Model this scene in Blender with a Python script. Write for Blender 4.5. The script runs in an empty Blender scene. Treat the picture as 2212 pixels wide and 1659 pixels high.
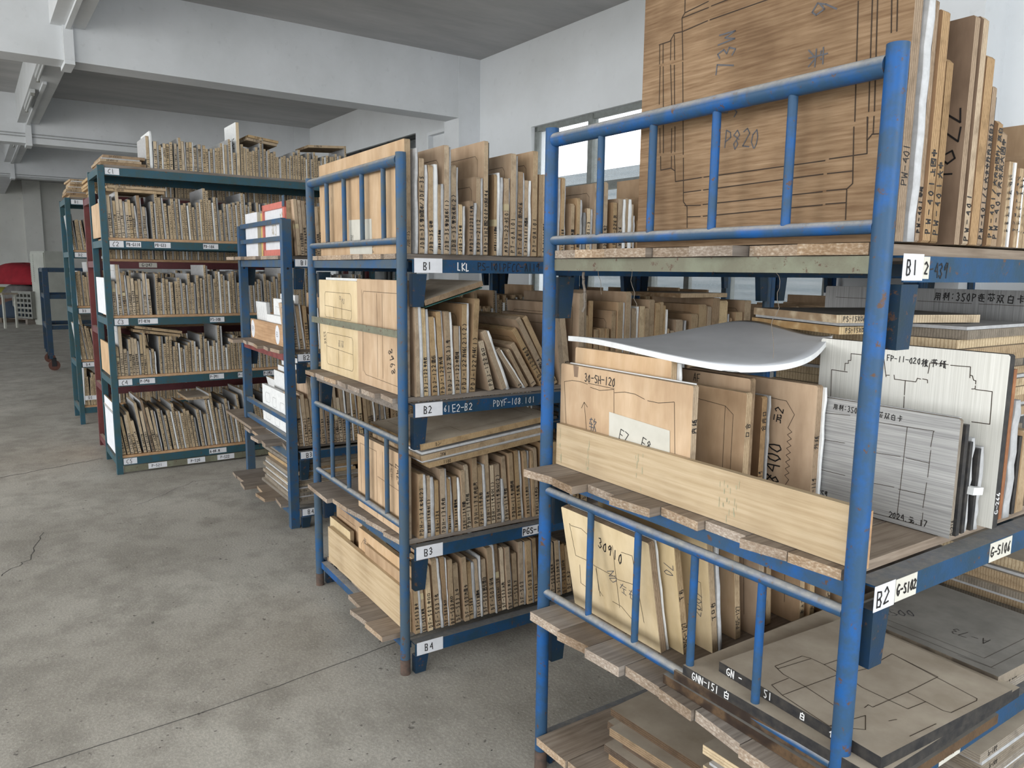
import bpy, math, random
from mathutils import Matrix, Vector
R = math.radians
S = bpy.context.scene
COL = S.collection

# ---------------------------------------------------------------- camera, light, exposure
cam_d = bpy.data.cameras.new('camera'); cam = bpy.data.objects.new('camera', cam_d); COL.objects.link(cam)
cam_d.sensor_fit = 'HORIZONTAL'; cam_d.sensor_width = 36.0; cam_d.lens = 1640.0 / 2212.0 * 36.0
cam_d.clip_start = 0.05; cam_d.clip_end = 200
PIT, ROL = R(-8.45), R(0.68)
_fw = Vector((0, math.cos(PIT), math.sin(PIT))); _r = Vector((1, 0, 0)); _u = _r.cross(_fw)
_r2 = _r * math.cos(ROL) + _u * math.sin(ROL); _u2 = -_r * math.sin(ROL) + _u * math.cos(ROL)
cam.matrix_world = Matrix(((_r2.x, _u2.x, -_fw.x, 0), (_r2.y, _u2.y, -_fw.y, 0), (_r2.z, _u2.z, -_fw.z, 1.5), (0, 0, 0, 1)))
S.camera = cam
S.view_settings.view_transform = 'Standard'; S.view_settings.look = 'None'
S.view_settings.gamma = 1.0; S.view_settings.use_curve_mapping = False
S.view_settings.exposure = -0.10
W = bpy.data.worlds.new('world'); S.world = W; W.use_nodes = True
bg = W.node_tree.nodes['Background']; bg.inputs[0].default_value = (0.90, 0.95, 1.0, 1); bg.inputs[1].default_value = 3.6

def area(name, loc, target, sx, sy, power, col=(1, 1, 1)):
    d = bpy.data.lights.new(name, 'AREA'); d.shape = 'RECTANGLE'; d.size = sx; d.size_y = sy; d.energy = power; d.color = col
    o = bpy.data.objects.new(name, d); COL.objects.link(o); o.location = loc
    o.rotation_euler = (Vector(target) - Vector(loc)).to_track_quat('-Z', 'Y').to_euler(); return o
# daylight through the big doorway and windows behind the photographer
area('daylight_doorway', (-3.2, -4.2, 2.3), (-1.0, 4.0, 0.8), 4.5, 3.2, 190, (1.0, 0.985, 0.96))
area('daylight_left_doorway', (-9.6, 0.6, 2.3), (-3.6, 6.0, 0.0), 5.0, 3.0, 320, (1.0, 0.975, 0.94))
area('daylight_side_window', (4.2, -3.2, 2.5), (1.0, 2.6, 0.6), 3.4, 1.8, 150, (0.95, 0.98, 1.0))

# ---------------------------------------------------------------- materials
MATS = {}
def nt(name, rough=0.8):
    m = bpy.data.materials.new(name); m.use_nodes = True; t = m.node_tree
    b = t.nodes['Principled BSDF']; b.inputs['Roughness'].default_value = rough
    if 'Specular IOR Level' in b.inputs: b.inputs['Specular IOR Level'].default_value = 0.3
    MATS[name] = m
    return m, t, b
def N(t, typ, **kw):
    n = t.nodes.new(typ)
    for k, v in kw.items():
        if k.startswith('_'): setattr(n, k[1:], v)
        else: n.inputs[k.replace('__', ' ')].default_value = v
    return n
def coords(t, scale=(1, 1, 1), kind='Object'):
    c = t.nodes.new('ShaderNodeTexCoord'); mp = t.nodes.new('ShaderNodeMapping'); mp.inputs['Scale'].default_value = scale
    oi = t.nodes.new('ShaderNodeObjectInfo'); ad = t.nodes.new('ShaderNodeVectorMath'); ad.operation = 'ADD'
    ml = t.nodes.new('ShaderNodeVectorMath'); ml.operation = 'SCALE'; ml.inputs['Scale'].default_value = 37.0
    cb = t.nodes.new('ShaderNodeCombineXYZ')
    for i in range(3): t.links.new(oi.outputs['Random'], cb.inputs[i])
    t.links.new(cb.outputs[0], ml.inputs[0]); t.links.new(c.outputs[kind], mp.inputs[0])
    t.links.new(mp.outputs[0], ad.inputs[0]); t.links.new(ml.outputs[0], ad.inputs[1])
    return ad.outputs[0]
def noise(t, vec, scale, detail=3, rough=0.55):
    n = N(t, 'ShaderNodeTexNoise', Scale=scale, Detail=detail, Roughness=rough); t.links.new(vec, n.inputs['Vector']); return n.outputs[0]
def ramp(t, fac, stops):
    r = t.nodes.new('ShaderNodeValToRGB'); cr = r.color_ramp
    while len(cr.elements) < len(stops): cr.elements.new(0.5)
    for e, (p, c) in zip(cr.elements, stops):
        e.position = p; e.color = (*c, 1) if len(c) == 3 else c
    t.links.new(fac, r.inputs[0]); return r.outputs[0]
def mix(t, fac, a, b, mode='MIX'):
    m = t.nodes.new('ShaderNodeMix'); m.data_type = 'RGBA'; m.blend_type = mode
    for s, v in ((m.inputs[0], fac), (m.inputs[6], a), (m.inputs[7], b)):
        if hasattr(v, 'is_linked') or hasattr(v, 'links'): t.links.new(v, s)
        elif isinstance(v, (int, float)): s.default_value = v
        else: s.default_value = (*v, 1)
    return m.outputs[2]
def bump(t, b, h, strength=0.3, dist=0.01):
    n = N(t, 'ShaderNodeBump', Strength=strength, Distance=dist); t.links.new(h, n.inputs['Height']); t.links.new(n.outputs[0], b.inputs['Normal'])
def vary(t, col, amt=0.16, seed=0.0):
    oi = t.nodes.new('ShaderNodeObjectInfo'); mr = N(t, 'ShaderNodeMapRange'); mr.inputs[3].default_value = 1 - amt; mr.inputs[4].default_value = 1 + amt
    t.links.new(oi.outputs['Random'], mr.inputs[0]); h = N(t, 'ShaderNodeHueSaturation'); t.links.new(mr.outputs[0], h.inputs['Value'])
    mr2 = N(t, 'ShaderNodeMapRange'); mr2.inputs[3].default_value = 1 - amt * 1.4; mr2.inputs[4].default_value = 1 + amt * 1.2
    ml = N(t, 'ShaderNodeMath', _operation='MULTIPLY'); ml.inputs[1].default_value = 7.31
    fr = N(t, 'ShaderNodeMath', _operation='FRACT'); t.links.new(oi.outputs['Random'], ml.inputs[0]); t.links.new(ml.outputs[0], fr.inputs[0])
    t.links.new(fr.outputs[0], mr2.inputs[0]); t.links.new(mr2.outputs[0], h.inputs['Saturation']); t.links.new(col, h.inputs['Color'])
    return h.outputs['Color']
def wood(name, c1, c2, c3, scale=(3, 3, 30), rough=0.75, amt=0.12, stain=0.25, contrast=(0.3, 0.7)):
    m, t, b = nt(name, rough)
    g = noise(t, coords(t, scale), 4.0, 5, 0.6); col = ramp(t, g, [(contrast[0], c1), (0.5, c2), (contrast[1], c3)])
    bl = noise(t, coords(t, (1, 1, 1)), 5.0, 3); s = ramp(t, bl, [(0.42, (1, 1, 1)), (0.72, (1 - stain, 1 - stain * 1.1, 1 - stain * 1.2))])
    col = mix(t, 1.0, col, s, 'MULTIPLY'); col = vary(t, col, amt)
    t.links.new(col, b.inputs['Base Color']); bump(t, b, g, 0.12, 0.003); return m
def ply(name, base, dark, axis=1, freq=165.0, amt=0.14, dirt=0.35):
    # layered plywood edge: veneer lines run across the board's thickness (local y), fibres along its length
    m, t, b = nt(name, 0.85)
    c = t.nodes.new('ShaderNodeTexCoord'); sp = t.nodes.new('ShaderNodeSeparateXYZ'); t.links.new(c.outputs['Object'], sp.inputs[0])
    w = noise(t, coords(t, (1, 1, 1)), 14.0, 2)
    ad = N(t, 'ShaderNodeMath', _operation='MULTIPLY_ADD'); ad.inputs[1].default_value = 0.004; t.links.new(w, ad.inputs[0]); t.links.new(sp.outputs[axis], ad.inputs[2])
    ml = N(t, 'ShaderNodeMath', _operation='MULTIPLY'); ml.inputs[1].default_value = freq * 6.283; t.links.new(ad.outputs[0], ml.inputs[0])
    sn = N(t, 'ShaderNodeMath', _operation='SINE'); t.links.new(ml.outputs[0], sn.inputs[0])
    l = ramp(t, sn.outputs[0], [(0.0, (0, 0, 0)), (0.86, (0.25, 0.25, 0.25)), (1.0, (1, 1, 1))])
    fib = noise(t, coords(t, (40, 160, 40)), 3.0, 3); f2 = noise(t, coords(t, (1, 1, 1)), 22.0, 4)
    col = mix(t, l, base, dark); col = mix(t, ramp(t, fib, [(0.45, (0, 0, 0)), (0.75, (0.5, 0.5, 0.5))]), col, dark)
    col = mix(t, ramp(t, f2, [(0.5, (0, 0, 0)), (0.8, (dirt * 2, dirt * 2, dirt * 2))]), col, tuple(x * 0.55 for x in dark))
    col = vary(t, col, amt); t.links.new(col, b.inputs['Base Color']); bump(t, b, fib, 0.2, 0.002); return m
def plain(name, c, rough=0.8, amt=0.0, sc=30.0, c2=None, bs=0.1, metallic=0.0):
    m, t, b = nt(name, rough); b.inputs['Metallic'].default_value = metallic
    n = noise(t, coords(t), sc, 4); c2 = c2 or tuple(x * 0.82 for x in c)
    col = ramp(t, n, [(0.35, c), (0.72, c2)])
    if amt: col = vary(t, col, amt)
    t.links.new(col, b.inputs['Base Color'])
    if bs: bump(t, b, n, bs, 0.004)
    return m
def paint(name, c, worn, rust=(0.10, 0.055, 0.035), dust=(0.42, 0.40, 0.36), w0=0.58, rough=0.5, dusty=0.75):
    m, t, b = nt(name, rough); b.inputs['Specular IOR Level'].default_value = 0.28
    v = coords(t); n1 = noise(t, v, 11.0, 6, 0.65); n2 = noise(t, v, 45.0, 5, 0.7); n3 = noise(t, v, 160.0, 2)
    col = mix(t, ramp(t, n1, [(w0 - 0.12, (0, 0, 0)), (w0 + 0.06, (0.75, 0.75, 0.75))]), c, worn)
    col = mix(t, ramp(t, n2, [(0.60, (0, 0, 0)), (0.66, (1, 1, 1))]), col, rust)
    ge = t.nodes.new('ShaderNodeNewGeometry'); sp = t.nodes.new('ShaderNodeSeparateXYZ'); t.links.new(ge.outputs['Normal'], sp.inputs[0])
    up = ramp(t, sp.outputs[2], [(0.05, (0, 0, 0)), (0.62, (dusty, dusty, dusty))])
    dn = mix(t, 1.0, up, ramp(t, n2, [(0.25, (1, 1, 1)), (0.75, (0.45, 0.45, 0.45))]), 'MULTIPLY')
    col = mix(t, dn, col, dust)
    t.links.new(col, b.inputs['Base Color'])
    r = ramp(t, dn, [(0, (rough,) * 3), (0.6, (0.85,) * 3)]); t.links.new(r, b.inputs['Roughness'])
    bump(t, b, n3, 0.25, 0.0012); return m

paint('blue_bright', (0.010, 0.088, 0.285), (0.034, 0.070, 0.10), w0=0.485, dusty=1.0)
paint('blue_mid', (0.019, 0.082, 0.195), (0.065, 0.090, 0.10), w0=0.50, dusty=0.95)
paint('blue_beam', (0.014, 0.062, 0.145), (0.02, 0.05, 0.075), w0=0.55, dust=(0.26, 0.245, 0.22), dusty=0.95)
paint('blue_dark', (0.010, 0.034, 0.075), (0.018, 0.035, 0.045), w0=0.52)
paint('teal', (0.025, 0.085, 0.12), (0.035, 0.075, 0.075), w0=0.52, dusty=0.5)
paint('olive', (0.19, 0.20, 0.14), (0.14, 0.13, 0.09), w0=0.5)
paint('maroon', (0.13, 0.035, 0.04), (0.09, 0.03, 0.03), w0=0.55)
paint('red_angle', (0.23, 0.06, 0.055), (0.12, 0.03, 0.03), w0=0.55)
paint('white_metal', (0.55, 0.55, 0.48), (0.45, 0.44, 0.38), w0=0.6, dusty=0.3)
wood('wood_pale', (0.50, 0.33, 0.19), (0.58, 0.40, 0.24), (0.66, 0.48, 0.31), (5, 5, 1.2), stain=0.22, amt=0.06)
wood('wood_face', (0.38, 0.255, 0.155), (0.46, 0.32, 0.20), (0.53, 0.38, 0.25), (5, 5, 1.2), stain=0.3)
wood('wood_yellow', (0.60, 0.46, 0.26), (0.68, 0.54, 0.33), (0.74, 0.60, 0.39), (4, 4, 1.5), stain=0.2, amt=0.05)
wood('wood_brown', (0.20, 0.125, 0.075), (0.26, 0.165, 0.10), (0.33, 0.22, 0.14), (5, 5, 1.2), stain=0.4)
wood('wood_red', (0.15, 0.07, 0.05), (0.19, 0.09, 0.06), (0.23, 0.12, 0.08), (5, 5, 1.2), stain=0.3, amt=0.03)
wood('wood_big', (0.19, 0.112, 0.058), (0.265, 0.17, 0.095), (0.34, 0.23, 0.138), (2.4, 2, 42), stain=0.42, amt=0.0, contrast=(0.32, 0.70))
wood('wood_dusty', (0.36, 0.305, 0.235), (0.42, 0.36, 0.285), (0.48, 0.42, 0.335), (2.5, 2.5, 2.5), rough=0.95, stain=0.15, amt=0.06)
wood('wood_grey_top', (0.18, 0.172, 0.155), (0.225, 0.215, 0.195), (0.28, 0.265, 0.24), (2, 2, 2), rough=0.95, stain=0.2, amt=0.05)
wood('plank', (0.19, 0.155, 0.125), (0.265, 0.22, 0.18), (0.34, 0.29, 0.24), (26, 1.2, 26), rough=0.9, stain=0.3, amt=0.2)
wood('plank_end', (0.24, 0.175, 0.125), (0.34, 0.26, 0.19), (0.52, 0.45, 0.37), (30, 30, 60), rough=0.95, stain=0.45, amt=0.2)
wood('plank_light', (0.44, 0.325, 0.195), (0.52, 0.40, 0.255), (0.59, 0.47, 0.315), (1.2, 8, 26), rough=0.7, stain=0.18, amt=0.04)
wood('plank_orange', (0.42, 0.25, 0.13), (0.50, 0.31, 0.17), (0.58, 0.38, 0.22), (1.2, 8, 20), rough=0.7, stain=0.2, amt=0.04)
ply('edge_tan', (0.45, 0.34, 0.215), (0.20, 0.125, 0.065)); ply('edge_brown', (0.34, 0.235, 0.14), (0.13, 0.08, 0.04))
ply('edge_light', (0.57, 0.45, 0.295), (0.26, 0.18, 0.105), dirt=0.25); ply('edge_dark', (0.12, 0.08, 0.05), (0.03, 0.02, 0.015)); ply('edge_pale', (0.62, 0.50, 0.33), (0.30, 0.20, 0.11), freq=130)
ply('edge_grey', (0.27, 0.23, 0.18), (0.12, 0.10, 0.08))
plain('foam', (0.50, 0.505, 0.51), 0.9, 0.14, 60, (0.40, 0.40, 0.40), 0.15)
plain('foam_bright', (0.78, 0.79, 0.78), 0.9, 0.05, 60, (0.68, 0.69, 0.69), 0.15)
plain('foam_dim', (0.30, 0.30, 0.295), 0.9, 0.12, 40, (0.22, 0.22, 0.22), 0.1)
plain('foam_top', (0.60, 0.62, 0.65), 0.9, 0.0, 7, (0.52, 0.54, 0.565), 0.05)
plain('black_edge', (0.018, 0.018, 0.02), 0.6, 0.0, 50, (0.05, 0.045, 0.04), 0.1)
plain('ink', (0.018, 0.016, 0.016), 0.5, bs=0); plain('ink_faded', (0.10, 0.075, 0.055), 0.7, bs=0)
plain('ink_grey', (0.10, 0.10, 0.11), 0.6, bs=0); plain('ink_white', (0.85, 0.85, 0.85), 0.6, bs=0); plain('cut_line', (0.045, 0.03, 0.02), 0.8, bs=0)
plain('cut_pale', (0.66, 0.60, 0.46), 0.8, bs=0); plain('tape', (0.55, 0.46, 0.28), 0.5, 0, 20)
plain('paper', (0.74, 0.75, 0.78), 0.8, 0.03, 25, (0.66, 0.67, 0.70), 0.1); plain('paper_warm', (0.62, 0.60, 0.53), 0.85, 0.03, 25, (0.56, 0.54, 0.47), 0.05); plain('stain_green', (0.36, 0.36, 0.24), 0.8, 0, 60, (0.44, 0.38, 0.25), 0)
plain('red_frame', (0.62, 0.19, 0.15), 0.6); plain('cardboard', (0.33, 0.15, 0.07), 0.9, 0, 25, (0.20, 0.08, 0.04)); plain('red_sheet', (0.60, 0.06, 0.07), 0.7); plain('blue_sheet', (0.03, 0.22, 0.36), 0.7)
plain('green_sheet', (0.03, 0.10, 0.085), 0.5); plain('yellow_foam', (0.62, 0.47, 0.18), 0.9, 0, 20)
plain('cloth_red', (0.33, 0.018, 0.03), 0.85, 0, 4, (0.22, 0.012, 0.02)); plain('cloth_grey', (0.22, 0.21, 0.20), 0.95, 0, 6, (0.13, 0.12, 0.12))
plain('cloth_brown', (0.16, 0.09, 0.07), 0.95, 0, 6); plain('cloth_blue', (0.05, 0.07, 0.10), 0.95, 0, 6); plain('cloth_yellow', (0.35, 0.33, 0.06), 0.9, 0, 6)
plain('plastic_grey', (0.30, 0.30, 0.27), 0.6, 0, 6); plain('rubber', (0.015, 0.015, 0.017), 0.6); plain('wheel_orange', (0.10, 0.04, 0.028), 0.5)
plain('cream_metal', (0.55, 0.56, 0.50), 0.5, 0, 3); plain('rust', (0.13, 0.085, 0.065), 0.9, 0, 40, (0.06, 0.05, 0.045)); plain('web', (0.22, 0.19, 0.16), 0.95, bs=0)
plain('window_frame', (0.22, 0.24, 0.23), 0.6, 0, 20, (0.17, 0.18, 0.17)); plain('dark_frame', (0.02, 0.022, 0.022), 0.6)
plain('tube_white', (0.6, 0.62, 0.62), 0.4, bs=0); plain('conduit', (0.40, 0.41, 0.41), 0.6, bs=0)
plain('crack', (0.10, 0.095, 0.09), 0.95, bs=0); plain('speck', (0.06, 0.055, 0.05), 0.95, bs=0)
# striped laminates
def laminate(name, ca, cb, scale, stain=None):
    m, t, b = nt(name, 0.45); g = noise(t, coords(t, scale), 6.0, 3, 0.7); col = ramp(t, g, [(0.33, ca), (0.66, cb)])
    if stain: col = mix(t, ramp(t, noise(t, coords(t), 6.0, 3), [(0.6, (0, 0, 0)), (0.8, (0.5, 0.5, 0.5))]), col, stain)
    t.links.new(col, b.inputs['Base Color'])
laminate('lam_grey_h', (0.24, 0.24, 0.24), (0.43, 0.43, 0.42), (0.8, 1, 60)); laminate('lam_grey_v', (0.19, 0.19, 0.19), (0.33, 0.33, 0.33), (60, 1, 0.8))
laminate('lam_white', (0.60, 0.59, 0.54), (0.74, 0.73, 0.68), (60, 1, 0.8), (0.45, 0.33, 0.18))
# plaster, ceiling, concrete
def plaster(name, c, d, sc=1.3, dirty=0.3):
    m, t, b = nt(name, 0.92); v = coords(t); n = noise(t, v, sc, 5, 0.6); n2 = noise(t, v, sc * 9, 4)
    col = ramp(t, n, [(0.35, c), (0.75, d)]); col = mix(t, ramp(t, n2, [(0.62, (0, 0, 0)), (0.8, (dirty,) * 3)]), col, tuple(x * 0.6 for x in d))
    t.links.new(col, b.inputs['Base Color']); bump(t, b, n2, 0.12, 0.01)
plaster('wall_paint', (0.74, 0.765, 0.785), (0.66, 0.68, 0.69), 1.2, 0.2); plaster('beam_paint', (0.70, 0.72, 0.74), (0.60, 0.62, 0.63), 1.6, 0.25)
plaster('old_plaster', (0.74, 0.74, 0.70), (0.60, 0.60, 0.56), 0.8, 0.35)
m, t, b = nt('ceiling_paint', 0.95)
v = coords(t, (1, 0.22, 1)); n = noise(t, v, 3.0, 5, 0.65); t.links.new(ramp(t, n, [(0.3, (0.37, 0.37, 0.37)), (0.7, (0.50, 0.495, 0.49))]), b.inputs['Base Color']); bump(t, b, n, 0.3, 0.02)
m, t, b = nt('concrete', 0.88)
v = coords(t); n1 = noise(t, v, 0.9, 6, 0.62); n2 = noise(t, v, 5.0, 5, 0.65); n3 = noise(t, v, 90.0, 3, 0.7); n4 = noise(t, v, 38.0, 2, 0.5)
col = ramp(t, n1, [(0.32, (0.345, 0.322, 0.278)), (0.52, (0.45, 0.425, 0.375)), (0.72, (0.56, 0.535, 0.475))])
col = mix(t, ramp(t, n2, [(0.36, (0.55, 0.55, 0.55)), (0.56, (0, 0, 0))]), col, (0.24, 0.222, 0.19))
col = mix(t, ramp(t, n3, [(0.42, (0.30, 0.30, 0.30)), (0.60, (0, 0, 0))]), col, (0.2, 0.19, 0.17))
col = mix(t, ramp(t, n3, [(0.58, (0, 0, 0)), (0.72, (0.45, 0.45, 0.45))]), col, (0.58, 0.55, 0.50))
col = mix(t, ramp(t, n4, [(0.70, (0, 0, 0)), (0.76, (0.8, 0.8, 0.8))]), col, (0.12, 0.11, 0.10))
t.links.new(col, b.inputs['Base Color']); bump(t, b, n3, 0.35, 0.004)
m, t, b = nt('glass', 0.05)
tr = t.nodes.new('ShaderNodeBsdfTransparent'); mx = t.nodes.new('ShaderNodeMixShader'); b.inputs['Base Color'].default_value = (0.75, 0.8, 0.82, 1)
dn = noise(t, coords(t), 3.0, 4); rr = ramp(t, dn, [(0.4, (0.05,) * 3), (0.8, (0.22,) * 3)])
t.links.new(rr, mx.inputs[0]); t.links.new(tr.outputs[0], mx.inputs[1]); t.links.new(b.outputs[0], mx.inputs[2]); t.links.new(mx.outputs[0], t.nodes['Material Output'].inputs[0])
m, t, b = nt('opposite_building', 0.9)
c = t.nodes.new('ShaderNodeTexCoord'); sp = t.nodes.new('ShaderNodeSeparateXYZ'); t.links.new(c.outputs['Object'], sp.inputs[0])
col = ramp(t, noise(t, coords(t, (0.1, 1, 3)), 2.0, 2), [(0.4, (0.13, 0.15, 0.16)), (0.6, (0.19, 0.205, 0.21))]); t.links.new(col, b.inputs['Base Color'])

# ---------------------------------------------------------------- frames and mesh building
class Fr:
    def __init__(s, ox, oy, yaw):
        s.M = Matrix.Translation((ox, oy, 0)) @ Matrix.Rotation(-R(yaw), 4, 'Z')
FM, FA, FE, FC, FB = Fr(-0.387, 2.661, 57), Fr(0.101, 2.127, 56), Fr(-1.283, 4.261, 57), Fr(-2.871, 5.374, 55), Fr(-0.429, 9.581, 54.7)
FW = Fr(0, 0, 0)

class MB:
    def __init__(s): s.v = []; s.f = []; s.m = []; s.sm = []; s.mats = []
    def mi(s, name):
        if name not in s.mats: s.mats.append(name)
        return s.mats.index(name)
    def face(s, pts, mat, smooth=False):
        i = len(s.v); s.v += [tuple(p) for p in pts]; s.f.append(tuple(range(i, i + len(pts)))); s.m.append(s.mi(mat)); s.sm.append(smooth)
    def box(s, x0, x1, y0, y1, z0, z1, mat, top=None, ends=None, front=None):
        i = len(s.v); s.v += [(x0, y0, z0), (x1, y0, z0), (x1, y1, z0), (x0, y1, z0), (x0, y0, z1), (x1, y0, z1), (x1, y1, z1), (x0, y1, z1)]
        ms = [mat, top or mat, front or ends or mat, mat, ends or mat, mat]
        for q, mm in zip(((0, 3, 2, 1), (4, 5, 6, 7), (0, 1, 5, 4), (1, 2, 6, 5), (2, 3, 7, 6), (3, 0, 4, 7)), ms):
            s.f.append(tuple(i + k for k in q)); s.m.append(s.mi(mm)); s.sm.append(False)
        return s
    def prism(s, out, y0, y1, face, edge, front=None):
        # outline in (x,z), counter-clockwise seen from -y; thickness along y
        n = len(out); i = len(s.v); s.v += [(x, y0, z) for x, z in out] + [(x, y1, z) for x, z in out]
        s.f.append(tuple(i + k for k in range(n))); s.m.append(s.mi(front or face)); s.sm.append(False)
        s.f.append(tuple(i + n + k for k in reversed(range(n)))); s.m.append(s.mi(face)); s.sm.append(False)
        for k in range(n):
            q = (k + 1) % n; s.f.append((i + k, i + n + k, i + n + q, i + q)); s.m.append(s.mi(edge)); s.sm.append(False)
        return s
    def tube(s, p, q, r, mat, seg=14, caps=True, r2=None):
        p, q = Vector(p), Vector(q); d = (q - p).normalized(); a = d.orthogonal().normalized(); b2 = d.cross(a); r2 = r if r2 is None else r2
        i = len(s.v)
        for c, rr in ((p, r), (q, r2)):
            for k in range(seg):
                th = 2 * math.pi * k / seg; s.v.append(tuple(c + (a * math.cos(th) + b2 * math.sin(th)) * rr))
        mi = s.mi(mat)
        for k in range(seg):
            j = (k + 1) % seg; s.f.append((i + k, i + j, i + seg + j, i + seg + k)); s.m.append(mi); s.sm.append(True)
        if caps:
            i2 = len(s.v); s.v += s.v[i:i + 2 * seg]; i = i2
            s.f.append(tuple(i + k for k in reversed(range(seg)))); s.f.append(tuple(i + seg + k for k in range(seg))); s.m += [mi, mi]; s.sm += [False, False]
        return s
    def seg2(s, a, b, o, u, v, n, w, mat):
        # a flat stroke from a to b (2D) on the plane o + u*x + v*y
        dx, dy = b[0] - a[0], b[1] - a[1]; L = math.hypot(dx, dy)
        if L < 1e-6: return
        px, py = -dy / L * w / 2, dx / L * w / 2; ex, ey = dx / L * w * 0.3, dy / L * w * 0.3
        pts = [(a[0] - ex + px, a[1] - ey + py), (a[0] - ex - px, a[1] - ey - py), (b[0] + ex - px, b[1] + ey - py), (b[0] + ex + px, b[1] + ey + py)]
        P = [o + u * x + v * y for x, y in pts]
        if (P[1] - P[0]).cross(P[2] - P[0]).dot(n) < 0: P.reverse()
        s.face(P, mat)
    def lines(s, polys, o, u, v, w, mat):
        o, u, v = Vector(o), Vector(u), Vector(v); n = u.cross(v)
        for k, pl in enumerate(polys):
            oo = o + n * (0.00002 * (k % 5))
            for a, b2 in zip(pl, pl[1:]): s.seg2(a, b2, oo, u, v, n, w, mat)
        return s
    def build(s, name, parent=None, M=None, matp=None):
        me = bpy.data.meshes.new(name); me.from_pydata(s.v, [], s.f)
        for mn in s.mats: me.materials.append(MATS[mn])
        me.polygons.foreach_set('material_index', s.m); me.polygons.foreach_set('use_smooth', s.sm); me.update()
        o = bpy.data.objects.new(name, me); COL.objects.link(o)
        if parent is not None: o.parent = parent
        if M is not None: o.matrix_local = M
        return o
def tag(o, label=None, cat=None, group=None, kind=None):
    for k, v in (('label', label), ('category', cat), ('group', group), ('kind', kind)):
        if v: o[k] = v
    return o
def empty(name, M):
    o = bpy.data.objects.new(name, None); COL.objects.link(o); o.empty_display_size = 0.1; o.matrix_world = M; return o
def struct(mb, name, M=None): return tag(mb.build(name, None, M), kind='structure')
T = Matrix.Translation
def RX(a): return Matrix.Rotation(R(a), 4, 'X')
def RY(a): return Matrix.Rotation(R(a), 4, 'Y')
def RZ(a): return Matrix.Rotation(R(a), 4, 'Z')

# ---------------------------------------------------------------- handwriting: strokes on a 6x10 (latin) and 10x10 (hanzi) grid
G = {
'A': '00 3a 60|14 54', 'B': '00 0a 49 57 35 05|35 52 40 00', 'C': '69 4a 17 03 20 51', 'D': '00 0a 48 53 20 00', 'E': '6a 0a 00 60|05 55', 'F': '00 0a 6a|05 45',
'G': '69 3a 06 02 30 62 64 34', 'H': '00 0a|60 6a|05 65', 'I': '30 3a', 'J': '5a 52 20 02', 'K': '00 0a|6a 05 60', 'L': '0a 00 50', 'M': '00 1a 34 5a 60', 'N': '00 0a 60 6a',
'O': '30 04 17 4a 65 51 30', 'P': '00 0a 59 56 04', 'Q': '30 04 17 4a 65 51 30|42 60', 'R': '00 0a 59 56 05 60', 'S': '69 2a 07 54 61 30 01', 'T': '3a 30|0a 6a', 'U': '0a 02 30 52 6a',
'V': '0a 30 6a', 'W': '0a 10 36 50 6a', 'X': '00 6a|0a 60', 'Y': '0a 35 6a|35 30', 'Z': '0a 6a 00 60',
'0': '30 03 17 4a 56 52 30', '1': '3a 30', '2': '08 3a 67 00 60', '3': '09 3a 57 25 53 30 01', '4': '60 5a|5a 14 64', '5': '6a 1a 16 45 52 30 01', '6': '5a 15 02 30 52 35 13', '7': '0a 6a 20',
'8': '55 08 3a 58 03 20 52 35', '9': '57 3a 07 15 48 5a 40', '-': '05 65', '(': '4a 15 40', ')': '2a 55 20', ':': '27 28|22 23', '.': '20 21', '/': '00 6a', '_': '00 60', ',': '31 20',
'中': '27 87 84 24 27|5a 50', '上': '59 51|55 85|11 91', '下': '19 99|59 50|56 74', '大': '16 96|5a 56 10|56 90', '天': '29 89|16 96|59 56 10|56 90', '木': '17 97|5a 50|57 12|57 92',
'水': '5a 50 41|17 47 12|88 55|55 91', '口': '28 88 82 22 28', '白': '5a 48|28 88 80 20 28|24 84', '用': '29 23 10|29 89 80|26 86|23 83|59 50', '内': '28 20|28 88 80|5a 56 33|56 73',
'外': '3a 15|28 58 10|7a 70|76 94', '卡': '5a 55|58 88|15 95|55 50|53 82', '头': '29 48|17 36|6a 64 10|14 94|63 90', '合': '5a 16|5a 96|36 76|34 74 70 30 34', '连': '39 89|5a 36 86|68 62|34 94|18 27|15 25 21 90',
'芯': '19 99|3a 38|7a 78|25 13|46 41 71 73|65 64|86 94', '双': '19 49 10|16 50|69 99 50|66 90', '料': '29 37|59 47|16 66|3a 30|36 12|36 63|79 88|76 85|63 99|9a 90', '纸': '3a 16 36 12 43|69 61 82|69 9a|56 96|79 90',
'软': '19 59|3a 15 55|37 30|13 53|7a 67|68 98 86|76 50|75 90', '书': '29 79 77|16 96 83|5a 50|8a 99', '面': '1a 9a|5a 48|18 98 90 10 18|48 40|68 60|45 65|43 63', '布': '18 98|5a 13|35 31|35 85 81|57 50',
'图': '1a 9a 90 10 1a|58 36|48 78 33|55 83', '号': '3a 7a 77 37 3a|16 96|46 43 83 70 50', '灰': '19 99|4a 10|67 63 30|46 34|86 74|63 90', '右': '18 98|5a 13|35 85 80 30 35', '左': '18 98|5a 13|45 95|65 60|30 90',
'方': '5a 58|18 98|48 10|45 85 70 50', '卷': '5a 55|19 99|17 97|4a 13|68 93|45 75 73 43 40 81', '包': '3a 16|38 98 83 72|37 67 64 34 31 91', '被': '3a 28|17 47 13|35 30|58 53|58 98|7a 70|56 86 50|65 90', '正': '19 99|59 50|55 85|25 20|00 90'}
G.update({'来': '18 98|5a 50|37 46|77 66|14 94|54 10|54 90', '元': '29 89|15 95|45 41 10|65 61 91 93', '位': '3a 16|28 20|69 67|46 96|55 61|85 72|30 90'})
HD = {c: int(c, 16) for c in '0123456789a'}
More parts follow.
